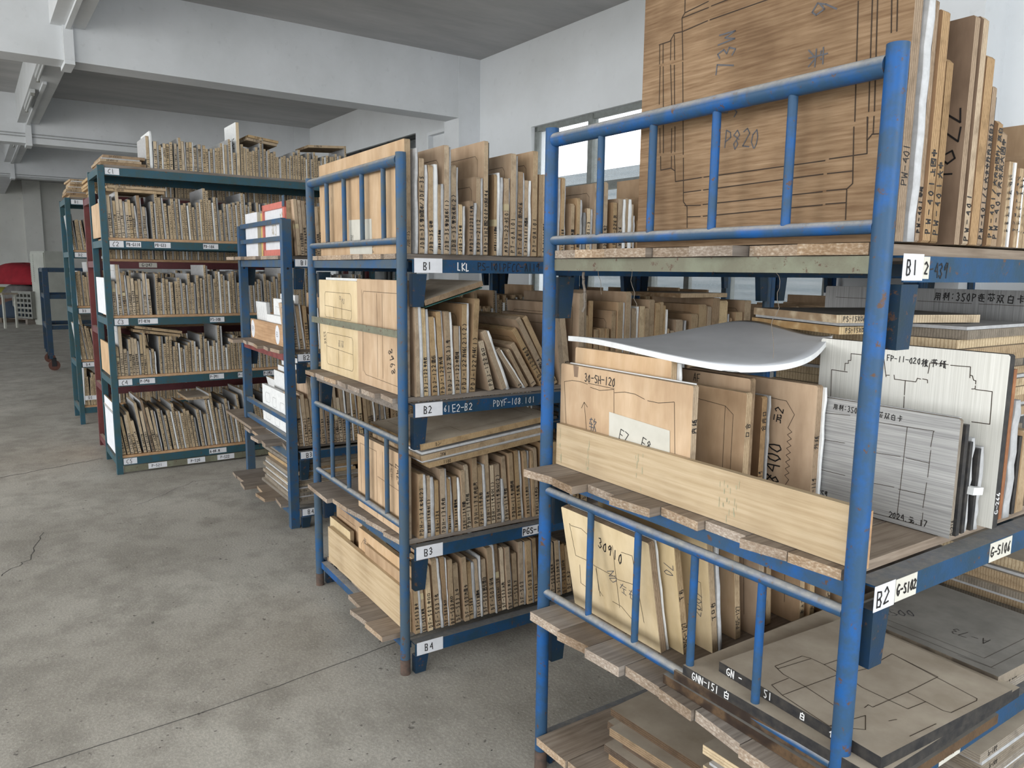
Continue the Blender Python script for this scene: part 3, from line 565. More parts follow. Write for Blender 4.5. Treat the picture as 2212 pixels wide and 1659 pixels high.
planks(FE, (-.95, -.78, -.62, -.45, -.30, -.18, -.04), .455, 0, 1.95, NE, 'third', 11, th=.020, offs=(.06, -.06, -.05, -.09, -.08, -.0))
planks(FE, (-.95, -.82, -.66, -.52, -.36, -.20, -.04), .115, 0, 1.95, NE, 'bottom', 12, th=.020, offs=(-.11, -.10, -.13, -.06, -.09, -.04))
for fr, xs, zs, yo, L, rk, sd in ((FM, (-.94, -.62, -.30, -.022), (1.537, 1.026, .492, .120), 1.96, 1.90, 'second middle rack', 20), (FA, (.022, .33, .64, .935), (1.535, .934, .502), 1.955, 1.84, 'second nearest-row rack', 30),
                              (FE, (-.95, -.64, -.34, -.04), (1.55, 1.02, .455, .115), 2.02, 1.55, 'second square-post rack', 40)):
    for k, z in enumerate(zs): planks(fr, xs, z, yo, L, rk, ('top', 'second', 'third', 'bottom')[k], sd + k, th=.018, offs=(0,) * (len(xs) - 1))

# ---------------------------------------------------------------- cutting die boards standing on edge, foam sheets between them
FACES = {'w': ('wood_face', 'edge_tan'), 'p': ('wood_pale', 'edge_tan'), 'b': ('wood_brown', 'edge_brown'), 'd': ('wood_dusty', 'edge_grey'), 'l': ('foam', 'edge_light')}
def board_mesh(Wd, Th, Hh, face, edge, txt='', rng=None, front=None, lines=True, ink='ink', tsize=None, tw=.0025, dust=True):
    # spine at x=0 (towards +x), thickness 0..Th along y, height 0..Hh
    rng = rng or random.Random(1); c = rng.uniform(.002, .008); c2 = rng.uniform(.001, .005)
    out = [(-Wd, 0), (-c2, 0), (0, c2), (0, Hh - c), (-c, Hh), (-Wd + c, Hh), (-Wd, Hh - c)]
    mb = MB(); mb.prism(out, 0, Th, face, edge, front)
    if txt:
        s = tsize or min(.016, Th * .74); n = len(txt); av = min(s * 1.05, (Hh - .03) / max(1, n))
        text(mb, txt, Vector((.0006, Th * .5 + s * .5, rng.uniform(.008, .02))), Vector((0, 0, 1)), Vector((0, -1, 0)), s, tw, ink, adv=av, seed=rng.randint(0, 999), sx=min(.8, av / s * .78))
    if lines and Wd > .15:
        m = min(Wd, Hh) * .12; x0, x1, z0, z1 = -Wd + m, -m, m, Hh - m
        pl = [[(x0, z0), (x0, z1 - .015), (x0 + .015, z1), (x1 - .015, z1), (x1, z1 - .015), (x1, z0)]]
        xm = x0 + (x1 - x0) * rng.uniform(.4, .7); pl.append([(xm, z0), (xm, z1 - m * .3)])
        if rng.random() < .6: zz = z0 + (z1 - z0) * rng.uniform(.5, .8); pl.append([(x0, zz), (xm, zz)])
        if rng.random() < .5: pl.append([(x0 + .02, z0), (x0 + .02, z1 - .03), (xm - .02, z1 - .03)])
        mb.lines(pl, (0, -.0005, 0), (1, 0, 0), (0, 0, 1), .0016, 'cut_line')
    return mb
def foam_mesh(Wd, Th, Hh, mat, rng, top=None):
    mb = MB(); n = 9; ph = rng.uniform(0, 6); am = rng.uniform(.0, .0012); rows = []
    for k in range(n + 1):
        z = Hh * k / n; dy = am * math.sin(ph + k * 1.1); t2 = Th * (.5 if k < n else .34); cy = Th / 2 + dy; e = rng.uniform(-.003, .001); i = len(mb.v)
        mb.v += [(-Wd, cy - t2, z), (e - .002, cy - t2, z), (e, cy - t2 * .5, z), (e, cy + t2 * .5, z), (e - .002, cy + t2, z), (-Wd, cy + t2, z)]; rows.append(i)
    mi = mb.mi(mat)
    for a, b2 in zip(rows, rows[1:]):
        for k in range(6): j = (k + 1) % 6; mb.f.append((a + k, a + j, b2 + j, b2 + k)); mb.m.append(mi); mb.sm.append(k in (1, 2, 3))
    mb.f.append(tuple(rows[0] + k for k in reversed(range(6)))); mb.f.append(tuple(rows[-1] + k for k in range(6))); mb.m += [mi, mb.mi(top or mat)]; mb.sm += [False, False]
    return mb
def place(fr, x, y, z, lean, Th):
    up = Th * math.sin(R(lean)) if lean > 0 else 0
    return fr.M @ T((x, y, z + up + .0006)) @ RX(-lean)
def hword(h, lo, hi): return 'short' if h < lo else ('tall' if h > hi else 'medium-height')
BOARDN = [0]
def row(fr, items, xp, zb, rack, shelf, seed, yo=0.0, wood='w', wr=(.32, .52), start=0, fstart=0, post='front post', face=None):
    rng = random.Random(seed); nb, nf = start, fstart; hs = [i[3] for i in items if i[0] in 'wpb']; lo, hi = (sorted(hs)[len(hs) // 4], sorted(hs)[len(hs) * 3 // 4]) if hs else (.2, .4)
    lastW = .4
    for k, y, th, h, lean, tx in items:
        y += yo; xx = xp + rng.uniform(-.006, .004); M = place(fr, xx, y + .0004, zb, lean, th - .0008)
        where = f"along the {rack}'s {shelf} shelf"
        if k in 'wpbd':
            nb += 1; lastW = rng.uniform(*wr); fm, em = FACES[wood if k == 'w' else k]
            if k == 'w' and rng.random() < (.12 if wood == 'l' else .28): em = rng.choice(('edge_brown', 'edge_pale', 'edge_tan'))
            mb = board_mesh(lastW, th - .0008, h, fm, em, tx, rng, lines=(h > .25))
            o = mb.build('die_board', None, M); BOARDN[0] += 1
            if rng.random() < .07 and h > .2: zt = h * rng.uniform(.35, .7); MB().box(-.05, .0012, -.0002, th - .0006, zt, zt + .024, 'tape').build('tape', o)
            t2 = f' marked {tx.split("卷")[0][:7]}' if tx and tx[0].isalpha() and tx[0].isascii() and len(tx) > 4 else ''
            t2 = ''.join(c for c in t2 if ord(c) < 128).replace('(', '').replace(')', '')
            tag(o, f'{hword(h, lo, hi)} die board{t2.rstrip("-:/")}, {ordinal(nb)} board {where}', 'die board', f'die boards {where}')
        elif k == 'k':
            o = MB().box(-lastW, 0, 0, th - .0008, 0, h, 'black_edge').build('black_panel', None, M); nf += 1
            tag(o, f'thin black panel, {ordinal(nf)} thin sheet {where}', 'panel', f'thin panels {where}')
        elif k in 'rtnc':
            mt = {'c': 'cardboard', 'r': 'red_sheet', 't': 'blue_sheet', 'n': 'green_sheet'}[k]; nf += 1
            o = MB().box(-lastW, 0, 0, th - .0008, 0, h, mt).build('coloured_sheet', None, M)
            tag(o, f'{dict(c="torn brown cardboard", r="red", t="blue", n="dark green")[k]} sheet between boards, {ordinal(nf)} thin sheet {where}', 'sheet', f'coloured sheets {where}')
        else:
            nf += 1; mt = {'f': 'foam', 'F': 'foam_bright', 'g': 'foam_dim'}[k]
            o = foam_mesh(lastW * .96, th - .0008, h, mt, rng).build('foam_sheet', None, M)
            tag(o, f'{dict(f="pale grey", F="bright white", g="dirty grey")[k]} foam sheet, {ordinal(nf)} thin sheet {where}', 'foam sheet', f'foam sheets {where}')
    return nb, nf

# measured rows: (kind, y, thickness, height, lean, writing)
M1a=[
 ('f',0.057,0.011,0.358,0.0,''),('w',0.071,0.02,0.326,0.0,'JDB-35卷包面布/JDF-35'),('f',0.091,0.011,0.304,0.0,''),('w',0.103,0.018,0.305,0.0,'JDB-35芯布'),
 ('F',0.123,0.02,0.309,0.0,''),('w',0.142,0.012,0.243,0.0,'JDB-35头布'),('f',0.154,0.013,0.244,0.0,''),('w',0.167,0.019,0.378,0.0,'JDB-35卷包灰布(1)'),
 ('g',0.186,0.008,0.372,0.0,''),('w',0.195,0.021,0.313,0.0,'JDB-35卷包水布(2)'),('f',0.217,0.01,0.306,0.0,''),('w',0.226,0.016,0.179,0.0,'JDB-25中布'),
 ('f',0.243,0.009,0.172,0.0,''),('w',0.27,0.018,0.193,0.0,'MPDT-1122314内'),('f',0.289,0.01,0.186,0.0,''),('w',0.299,0.018,0.28,0.0,'MPDI-2112'),
 ('f',0.318,0.007,0.275,0.0,''),('w',0.327,0.018,0.407,0.0,'MPD-1H2图200P粉灰046'),('k',0.345,0.007,0.403,0.0,''),('w',0.376,0.012,0.295,0.0,'MPD1-112图白天口'),
 ('F',0.389,0.014,0.301,0.0,''),('f',0.403,0.012,0.285,0.0,''),('w',0.418,0.02,0.283,0.0,'MPD1-22卡503'),('f',0.439,0.007,0.284,0.0,''),
 ('w',0.447,0.023,0.375,0.0,'PT-0A101'),('g',0.47,0.007,0.367,0.0,''),('w',0.479,0.022,0.312,0.0,'PT-0A101面大06'),('f',0.502,0.009,0.309,0.0,''),
 ('w',0.511,0.016,0.283,0.0,'PT-0A101外图水'),('F',0.529,0.014,0.282,0.0,''),('w',0.547,0.022,0.393,0.0,'PT-0A101'),('w',0.577,0.017,0.309,0.0,''),
 ('w',0.594,0.014,0.31,0.0,'PT-0A161灰05')]
M1b=[
 ('f',0.674,0.007,0.3,0.0,''),('w',0.681,0.015,0.305,0.0,'0A161TR08'),('f',0.697,0.009,0.3,0.0,''),('w',0.731,0.017,0.209,0.0,'0613-0灰面'),
 ('w',0.756,0.016,0.232,0.0,'08图2-08'),('f',0.774,0.016,0.226,0.0,''),('g',0.793,0.014,0.178,0.0,''),('w',0.809,0.018,0.195,0.0,'PT-0A101-3'),
 ('f',0.829,0.013,0.192,0.0,''),('w',0.844,0.019,0.294,0.0,''),('k',0.863,0.002,0.292,0.0,''),('w',0.899,0.02,0.305,0.0,'T03-2H号2'),
 ('w',0.944,0.02,0.226,0.0,'NO:PFW-226灰'),('w',0.971,0.024,0.243,0.0,'PFW-226'),('F',0.997,0.015,0.241,0.0,''),('w',1.012,0.016,0.247,0.0,'PFW-AM-2'),
 ('F',1.028,0.019,0.243,0.0,''),('w',1.048,0.01,0.224,0.0,'PFW-K'),('f',1.059,0.008,0.178,0.0,''),('w',1.082,0.032,0.159,0.0,'1513'),
 ('w',1.119,0.016,0.233,0.0,'0255')]
M2a=[
 ('w',0.055,0.015,0.364,-1.0,''),('f',0.071,0.012,0.364,-1.6,''),('w',0.084,0.017,0.319,-2.2,'PDJ-122中内右'),('f',0.102,0.014,0.315,-2.0,''),
 ('w',0.12,0.02,0.288,-3.0,'PDJ-122面右'),('f',0.141,0.007,0.285,-3.6,''),('w',0.151,0.02,0.306,-3.6,'PDJ-122内纸'),('f',0.171,0.006,0.308,-3.1,''),
 ('w',0.178,0.021,0.306,-2.8,'PDJ-122芯(3)号'),('F',0.199,0.012,0.303,-2.7,''),('w',0.212,0.019,0.252,-1.5,'PDJ-122中图纸'),('f',0.231,0.006,0.251,-0.9,''),
 ('w',0.239,0.023,0.332,0.3,'PDJ-122外纸(2)(2)'),('f',0.263,0.01,0.334,-0.4,''),('w',0.275,0.023,0.351,3.1,'PDJ-122外纸(1)'),('w',0.361,0.023,0.196,-15.0,'PDJ-122头口'),
 ('w',0.419,0.021,0.244,-22.8,''),('F',0.441,0.012,0.246,-23.0,''),('w',0.499,0.019,0.189,-35.5,'2'),('F',0.519,0.006,0.189,-35.9,''),
 ('w',0.526,0.014,0.177,-31.1,''),('w',0.562,0.022,0.202,-32.2,'1'),('w',0.605,0.022,0.268,-32.2,'PDD-122灰布08'),('w',0.635,0.022,0.313,-30.7,'-122面04'),
 ('w',0.665,0.022,0.313,-29.5,'AF02')]
M2b=[
 ('w',0.699,0.024,0.281,-7.3,''),('w',0.725,0.026,0.333,-8.1,'98-10'),('w',0.78,0.028,0.368,0.0,''),('w',0.808,0.015,0.369,0.0,''),
 ('w',0.824,0.012,0.278,0.0,''),('w',0.838,0.019,0.337,0.0,''),('w',0.868,0.022,0.218,0.0,''),('w',0.896,0.027,0.222,0.0,''),
 ('w',0.925,0.015,0.221,0.0,''),('w',0.958,0.024,0.294,0.0,''),('w',0.986,0.028,0.33,0.0,''),('F',1.015,0.012,0.327,0.0,''),
 ('w',1.029,0.027,0.373,0.0,'98水08'),('F',1.056,0.009,0.366,0.0,''),('w',1.069,0.027,0.303,0.0,''),('F',1.097,0.015,0.309,0.0,''),
 ('w',1.112,0.029,0.311,0.0,''),('w',1.141,0.025,0.302,0.0,''),('w',1.167,0.031,0.338,0.0,''),('w',1.2,0.028,0.324,0.0,'M01-08'),
 ('w',1.229,0.019,0.327,0.0,'SAPD'),('w',1.249,0.018,0.312,0.0,'内纸'),('F',1.267,0.009,0.294,0.0,''),('w',1.277,0.013,0.21,0.0,'057'),
 ('w',1.299,0.023,0.199,0.0,'03')]
M2c=[
 ('w',1.329,0.042,0.247,0.0,''),('f',1.383,0.015,0.242,0.0,''),('w',1.423,0.043,0.271,0.0,''),('w',1.473,0.051,0.313,0.0,''),
 ('w',1.526,0.026,0.304,0.0,''),('w',1.555,0.048,0.342,0.0,''),('w',1.607,0.056,0.329,0.0,''),('f',1.667,0.013,0.266,0.0,''),
 ('w',1.686,0.013,0.247,0.0,''),('w',1.719,0.047,0.274,0.0,''),('w',1.777,0.045,0.328,0.0,'')]
M3=[
 ('w',0.061,0.021,0.246,0.1,'PDH-134水卡(2)'),('f',0.082,0.012,0.244,-1.2,''),('w',0.095,0.015,0.235,-0.5,'PDH-134头卡(1)'),('f',0.111,0.017,0.229,-1.3,''),
 ('w',0.129,0.016,0.214,-1.1,'PDH-134'),('w',0.154,0.02,0.255,-1.6,'PDH-134天右'),('f',0.175,0.01,0.253,-2.0,''),('w',0.185,0.011,0.217,-1.9,'PDH-134'),
 ('f',0.196,0.014,0.217,-3.6,''),('w',0.212,0.015,0.218,-2.3,'PDH-134面号纸'),('F',0.228,0.012,0.211,-1.8,''),('w',0.243,0.016,0.239,-2.1,'PDH-134芯面'),
 ('w',0.267,0.02,0.255,-4.1,'PDH-134外纸'),('w',0.296,0.022,0.28,-2.4,'PDH-134内右天'),('w',0.323,0.019,0.247,-2.9,'PDH-119头右'),('f',0.343,0.01,0.249,-2.9,''),
 ('w',0.354,0.018,0.287,-3.1,'PDH-119芯天'),('w',0.378,0.018,0.239,-2.7,'PDH-119头口(1)'),('w',0.402,0.021,0.241,-3.3,'PDH-119头口(2)'),('f',0.425,0.013,0.179,-2.8,''),
 ('w',0.44,0.019,0.269,-4.9,'PDH-119芯右'),('w',0.469,0.02,0.279,-4.4,'PDH-119内图纸'),('w',0.497,0.019,0.285,-4.6,'PDH-119头号'),('F',0.517,0.014,0.282,-4.5,''),
 ('w',0.54,0.017,0.28,-5.2,'PDH-119内口'),('f',0.558,0.01,0.277,-4.3,''),('w',0.57,0.011,0.276,-4.0,''),('w',0.583,0.017,0.287,-3.9,'PDH-119外口'),
 ('w',0.622,0.023,0.306,-4.4,'PDH-118'),('w',0.678,0.023,0.3,-4.7,'PDH-118'),('w',0.736,0.026,0.284,-5.4,'PDH-118'),('f',0.763,0.014,0.28,-3.8,''),
 ('w',0.78,0.027,0.289,-6.1,'PDH-118'),('w',0.825,0.03,0.284,-6.1,'PD-119')]
M4=[
 ('w',0.044,0.018,0.213,-3.4,'DF-503灰卡'),('f',0.063,0.011,0.205,-3.7,''),('w',0.074,0.015,0.216,-4.7,'DF-503灰纸'),('w',0.094,0.021,0.262,-3.7,'DF-503中间口'),
 ('w',0.129,0.022,0.283,-4.2,'DF-503下水'),('f',0.153,0.011,0.283,-4.8,''),('w',0.166,0.017,0.283,-4.2,'DF-503头口'),('F',0.184,0.005,0.277,-3.4,''),
 ('w',0.19,0.019,0.267,-2.8,'DF-503大口'),('w',0.216,0.022,0.247,-3.9,'DF-503上卡'),('w',0.255,0.02,0.265,-4.1,'DF-503大面卡'),('w',0.279,0.017,0.239,-3.9,'DF-503'),
 ('f',0.298,0.015,0.236,-4.2,''),('w',0.315,0.016,0.243,-4.9,'DF-503双面纸'),('f',0.332,0.009,0.255,-3.9,''),('w',0.344,0.02,0.235,-3.6,'DF-503图右面白'),
 ('w',0.373,0.024,0.277,-4.1,'DF-503芯纸'),('f',0.397,0.008,0.289,-4.2,''),('w',0.409,0.015,0.288,-5.0,'DF-503大口1-20'),('w',0.43,0.018,0.266,-3.9,'DF-503上天'),
 ('w',0.455,0.02,0.267,-4.4,'DF-503木口'),('f',0.475,0.009,0.264,-4.5,''),('w',0.487,0.02,0.232,-3.3,'DF-503下'),('w',0.515,0.022,0.274,-2.9,'DF-503'),
 ('f',0.537,0.011,0.27,-2.3,''),('w',0.551,0.025,0.273,-3.4,'DF-503灰号'),('f',0.576,0.01,0.27,-4.0,''),('w',0.59,0.016,0.278,-4.0,'DF-503'),
 ('w',0.67,0.02,0.246,-4.4,'DF-503左水木'),('k',0.69,0.008,0.243,-4.0,''),('w',0.699,0.02,0.246,-4.5,'DF-503白中下芯'),('f',0.721,0.011,0.243,-4.8,''),
 ('w',0.733,0.022,0.224,-5.5,'DF-503方口中'),('w',0.759,0.023,0.213,-5.7,'DF-A2')]
A1=[
 ('f',0.094,0.025,0.432,0.0,''),('w',0.12,0.014,0.417,0.0,'PW-401芯纸'),('w',0.135,0.027,0.402,0.0,'PW-401上图中'),('w',0.171,0.023,0.328,0.0,'PW-401大中'),
 ('w',0.292,0.021,0.422,0.0,'PW-401'),('w',0.315,0.031,0.356,0.0,''),('w',0.347,0.018,0.304,0.0,'PW-401/(大卡中外内上双白)'),('k',0.367,0.008,0.286,0.0,''),
 ('w',0.376,0.02,0.243,0.0,'PW-401/大内木图外/灰白'),('w',0.405,0.026,0.228,0.0,'PW-404天水灰大图中')]
A2=[
 ('f',0.349,0.012,0.255,0.0,''),('k',0.363,0.015,0.239,0.0,''),('f',0.379,0.011,0.235,0.0,''),('k',0.391,0.013,0.199,0.0,''),
 ('f',0.405,0.019,0.205,0.0,''),('k',0.429,0.012,0.18,0.0,''),('f',0.442,0.016,0.183,0.0,''),('W',0.491,0.044,0.373,0.0,''),
 ('f',0.539,0.022,0.371,0.0,''),('c',0.563,0.015,0.342,0.0,''),('f',0.58,0.033,0.271,0.0,''),('k',0.63,0.015,0.183,0.0,''),
 ('w',0.646,0.034,0.195,0.0,'')]

L820=[[(0.335,2.029),(0.337,1.986)],[(0.339,1.98),(0.341,1.895)],[(0.346,1.839),(0.35,1.782)],[(0.352,1.774),(0.354,1.744)],[(0.346,2.029),(0.348,1.986)],[(0.349,1.978),(0.361,1.781)],[(0.371,2.033),(0.372,1.988)],[(0.373,1.977),(0.382,1.884)],[(0.385,1.833),(0.387,1.778)],[(0.388,1.77),(0.389,1.744)],[(0.381,2.04),(0.385,1.986)],[(0.385,1.974),(0.391,1.883)],[(0.395,1.836),(0.398,1.779)],[(0.397,1.771),(0.404,1.711)],[(0.408,2.183),(0.411,2.081),(0.403,2.072),(0.411,1.98)],[(0.411,1.975),(0.425,1.77)],[(0.426,1.762),(0.432,1.663),(0.444,1.651),(0.447,1.604)],[(0.333,2.03),(0.368,2.03),(0.381,2.044),(0.406,2.042),(0.48,2.047)],[(0.487,2.047),(0.638,2.048),(0.703,2.05)],[(0.403,2.072),(0.481,2.074)],[(0.489,2.075),(0.533,2.076),(0.618,2.08)],[(0.411,2.081),(0.48,2.087)],[(0.354,1.742),(0.388,1.743),(0.402,1.735)],[(0.404,1.711),(0.484,1.713)],[(0.491,1.713),(0.712,1.715),(0.794,1.716)],[(0.803,1.718),(0.879,1.719),(0.874,1.784)],[(0.431,1.684),(0.484,1.685)],[(0.491,1.685),(0.792,1.691)],[(0.801,1.691),(0.853,1.691)],[(0.437,1.654),(0.485,1.652)],[(0.492,1.653),(0.793,1.658)],[(0.802,1.659),(0.844,1.659)],[(0.447,1.628),(0.486,1.627)],[(0.494,1.627),(0.795,1.633)],[(0.802,1.634),(0.844,1.634)],[(0.839,1.991),(0.85,1.78)],[(0.849,1.77),(0.855,1.668),(0.844,1.659),(0.846,1.603)],[(0.865,2.016),(0.876,1.793)],[(0.875,1.783),(0.877,1.742),(0.886,1.752),(0.902,1.751)],[(0.875,2.013),(0.887,1.792)],[(0.887,1.783),(0.888,1.753)],[(0.901,2.006),(0.907,1.921)],[(0.912,2.002),(0.917,1.921)]]
T820=[[(0.548,1.796),(0.64,1.776)],[(0.765,1.936),(0.759,2.009)],[(0.623,1.951),(0.619,2.013)]]
L30=[[(0.032,1.193),(0.067,1.201),(0.105,1.202),(0.134,1.199)],[(0.146,1.192),(0.186,1.189),(0.241,1.199)],[(0.137,1.202),(0.243,1.201)],[(0.244,1.191),(0.283,1.198),(0.321,1.198),(0.355,1.19)],[(0.366,1.188),(0.403,1.188),(0.455,1.198)],[(0.032,1.193),(0.045,1.067)],[(0.241,1.199),(0.244,1.133)],[(0.455,1.198),(0.465,1.058)]]
A30=[[(0.136,1.065),(0.122,1.148)],[(0.111,1.13),(0.122,1.148),(0.136,1.136)]]
P30=[[(0.226,1.138),(0.445,1.127),(0.449,1.06),(0.229,1.064)],[(0.151,1.204),(0.306,1.215)],[(0.159,1.095),(0.198,1.098)],[(0.17,1.061)],[(0.275,1.061)],[(0.359,1.059)]]
L276=[[(0.643,1.177),(0.642,1.153)],[(0.65,1.178),(0.649,1.153)],[(0.641,1.144),(0.638,1.11),(0.636,1.077)],[(0.65,1.143),(0.65,1.08)],[(0.64,1.174),(0.716,1.18)],[(0.633,0.998),(0.635,0.967),(0.72,0.969)],[(0.645,0.996),(0.645,0.974)],[(0.708,1.113),(0.638,1.11)],[(0.715,1.037),(0.637,1.037)],[(0.85,1.177),(0.845,0.969)],[(0.771,1.175),(0.908,1.178)],[(0.906,1.177),(0.903,1.143)],[(0.904,1.136),(0.903,1.077)],[(0.902,1.065),(0.899,1.009)],[(0.9,0.998),(0.9,0.969),(0.833,0.968),(0.77,0.967)],[(0.773,1.105),(0.841,1.109)],[(0.853,1.109),(0.904,1.108)],[(0.777,1.035),(0.833,1.038)],[(0.843,1.036),(0.901,1.038)],[(0.777,1.176),(0.775,1.078)],[(0.774,1.066),(0.771,0.997)]]
T276=[[(0.691,1.183),(0.836,1.188)],[(0.637,0.945),(0.69,0.95)],[(0.828,0.95),(0.902,0.955)],[(0.955,1.208)],[(0.955,0.944)]]
LFP=[[(0.611,1.188),(0.569,1.187),(0.566,1.26),(0.61,1.259)],[(0.602,1.262),(0.602,1.28),(0.611,1.281),(0.61,1.288),(0.617,1.289),(0.616,1.306),(0.661,1.306)],[(0.702,1.301),(0.707,1.276),(0.711,1.259)],[(0.71,1.263),(0.719,1.264)],[(0.73,1.266),(0.732,1.256),(0.783,1.256),(0.786,1.265),(0.794,1.264)],[(0.798,1.265),(0.809,1.264),(0.81,1.257)],[(0.809,1.279),(0.811,1.303),(0.852,1.304)],[(0.857,1.303),(0.899,1.304),(0.9,1.28)],[(0.9,1.286),(0.905,1.285),(0.908,1.276),(0.913,1.275),(0.913,1.268)],[(0.913,1.264),(0.913,1.257),(0.906,1.256)],[(0.914,1.256),(0.948,1.256),(0.95,1.185),(0.913,1.184)],[(0.758,1.256),(0.759,1.222)],[(0.759,1.218),(0.76,1.19)]]
TFP=[[(0.698,1.301),(0.845,1.304)],[(0.534,1.337),(0.984,1.336)],[(0.978,0.947)]]
L309=[[(0.092,0.798),(0.1,0.793),(0.145,0.798),(0.182,0.785),(0.194,0.766)],[(0.092,0.798),(0.129,0.7)],[(0.129,0.7),(0.193,0.703),(0.212,0.697),(0.298,0.694),(0.309,0.69),(0.375,0.7)],[(0.276,0.789),(0.328,0.602)],[(0.15,0.675),(0.16,0.614),(0.201,0.608)],[(0.22,0.694),(0.239,0.623),(0.258,0.61)],[(0.312,0.781),(0.353,0.785),(0.373,0.728)],[(0.373,0.728),(0.423,0.597)],[(0.298,0.61),(0.334,0.609),(0.377,0.587)],[(0.22,0.689),(0.247,0.605)]]
LGN=[[(0.709,0.105),(0.709,0.197),(0.724,0.206),(0.76,0.209),(0.762,0.266),(0.778,0.271)],[(0.709,0.105),(0.742,0.093),(0.8,0.093),(0.804,0.208)],[(0.709,0.105),(0.72,0.102),(0.727,0.204)],[(0.759,0.035),(0.759,0.089)],[(0.759,0.035),(0.798,0.022),(0.919,0.012),(0.932,0.108)],[(0.798,0.022),(0.8,0.093),(0.886,0.083)],[(0.82,0.278),(0.807,0.391),(0.92,0.383),(0.923,0.267),(0.921,0.148)],[(0.807,0.391),(1.011,0.369),(1.015,0.36),(1.013,0.269),(1.001,0.262),(0.925,0.264)],[(0.863,0.197),(0.961,0.205),(0.964,0.263)],[(0.802,0.211),(0.863,0.197)],[(0.76,0.209),(0.806,0.205),(0.82,0.278)],[(0.932,0.108),(0.962,0.064),(0.919,0.012)],[(0.914,0.131),(0.911,0.148),(0.921,0.148)],[(1.02,0.204),(1.018,0.119)],[(0.967,0.131),(0.972,0.15)]]

def gen(y0, y1, hl, hh, seed, pre=(), lean=0.0, lj=1.5, pf=.55, tall=.12, th=(.016, .021), col=0.0, gap=.004):
    r = random.Random(seed); out = []; y = y0; suf = ('头口', '内纸', '大卡', '灰卡', '中面', '双白', '外合', '上水', '口', '下布', '(1)', '(2)')
    while y < y1:
        h = r.uniform(hl, hh) + (r.uniform(.05, .10) if r.random() < tall else 0); t = r.uniform(*th); ln = lean + r.uniform(-lj, lj) * .5
        tx = (r.choice(pre) + ''.join(r.choice(suf) for _ in range(3))) if pre and r.random() < .94 else ''
        out.append(('w', y, t, h, ln, tx)); y += t + r.uniform(.001, gap) / max(.5, math.cos(R(ln)))
        if r.random() < pf:
            t = r.uniform(.008, .012); k = r.choice('ffFg') if r.random() > col else r.choice('rtnk'); out.append((k, y, t, h - r.uniform(0, .02), ln, '')); y += t + .001
        if r.random() < .07: y += r.uniform(.004, .012)
    return out
MASS = MB()
def mass(fr, items_list):
    # the many small boards far inside the racks go into one object
    mb = MASS; start = len(mb.v); rng = random.Random(77)
    for xp, zb, wd, items in items_list:
        for k, y, th, h, ln, tx in items:
            f, e = {'w': ('foam', 'edge_light') if fr is FC else ('wood_face', 'edge_tan'), 'f': ('foam', 'foam'), 'F': ('foam_bright', 'foam_bright'), 'g': ('foam_dim', 'foam_dim'), 'k': ('black_edge', 'black_edge')}.get(k, ('blue_sheet', 'blue_sheet'))
            i = len(mb.v); mb.box(xp - wd, xp + rng.uniform(-.008, .003), 0, th - .001, 0, h, e, ends=f)
            a = -R(ln); up = th * math.sin(R(ln)) if ln > 0 else 0
            for q in range(i, len(mb.v)):
                vx, vy, vz = mb.v[q]; mb.v[q] = (vx, y + vy * math.cos(a) - vz * math.sin(a), zb + up + .001 + vy * math.sin(a) + vz * math.cos(a))
            if tx and k == 'w':
                n0 = len(mb.v); x = xp + .0042; zz = .02
                for c in range(int((h - .04) / .015)):
                    zz += .015; yy = th * .5
                    for s2 in range(3):
                        p = [(x, yy + rng.uniform(-.006, .006), zz + rng.uniform(-.005, .005)), (x, yy + rng.uniform(-.006, .006), zz + rng.uniform(-.005, .005))]
                        d = (Vector(p[1]) - Vector(p[0])); 
                        if d.length < .003: continue
                        nn = Vector((1, 0, 0)).cross(d.normalized()) * .0012; P = [Vector(p[0]) - nn, Vector(p[1]) - nn, Vector(p[1]) + nn, Vector(p[0]) + nn]
                        if (P[1] - P[0]).cross(P[2] - P[0]).x < 0: P.reverse()
                        mb.face(P, 'ink')
                for q in range(n0, len(mb.v)):
                    vx, vy, vz = mb.v[q]; mb.v[q] = (vx, y + vy * math.cos(a) - vz * math.sin(a), zb + up + .001 + vy * math.sin(a) + vz * math.cos(a))
    for q in range(start, len(mb.v)): mb.v[q] = tuple(fr.M @ Vector(mb.v[q]))

def mass_stack(fr, x0, x1, y0, y1, z0, n, seed, th=(.017, .024)):
    r = random.Random(seed); mb = MASS; s0 = len(mb.v); z = z0
    for i in range(n):
        t = r.uniform(*th); j = lambda: r.uniform(-.015, .015); mb.box(x0 + j(), x1 + j(), y0 + j(), y1 + j(), z, z + t, r.choice(('edge_grey', 'edge_tan', 'edge_pale')), top='wood_dusty'); z += t + .001
        if r.random() < .35: mb.box(x0, x1, y0, y1, z, z + .008, 'foam'); z += .009
    for q in range(s0, len(mb.v)): mb.v[q] = tuple(fr.M @ Vector(mb.v[q]))
    return z

# middle rack rows
row(FM, M1a + M1b, 0.0, 1.5565, NM, 'top', 1)
mass(FM, [(0.0, 1.5565, .4, gen(1.16, 1.9, .16, .30, 5, ('PFW-', 'PT-', 'NO:PF')))])
row(FM, M2a + M2b + M2c, 0.0, 1.0465, NM, 'second', 3, wr=(.30, .50))
row(FM, M3, 0.0, .5135, NM, 'third', 4)
row(FM, M4, 0.0, .1425, NM, 'bottom', 5)
# nearest rack
row(FA, A1, 0.95, 1.5605, NA, 'top', 6, wood='b', wr=(.55, .8), start=1)
mass(FA, [(.95, 1.5605, .5, gen(.445, 1.85, .13, .20, 10, ('x',)))])
row(FA, [i for i in A2 if i[0] != 'W'], .955, .9575, NA, 'second', 8, wood='p', wr=(.25, .36), start=8, fstart=6)
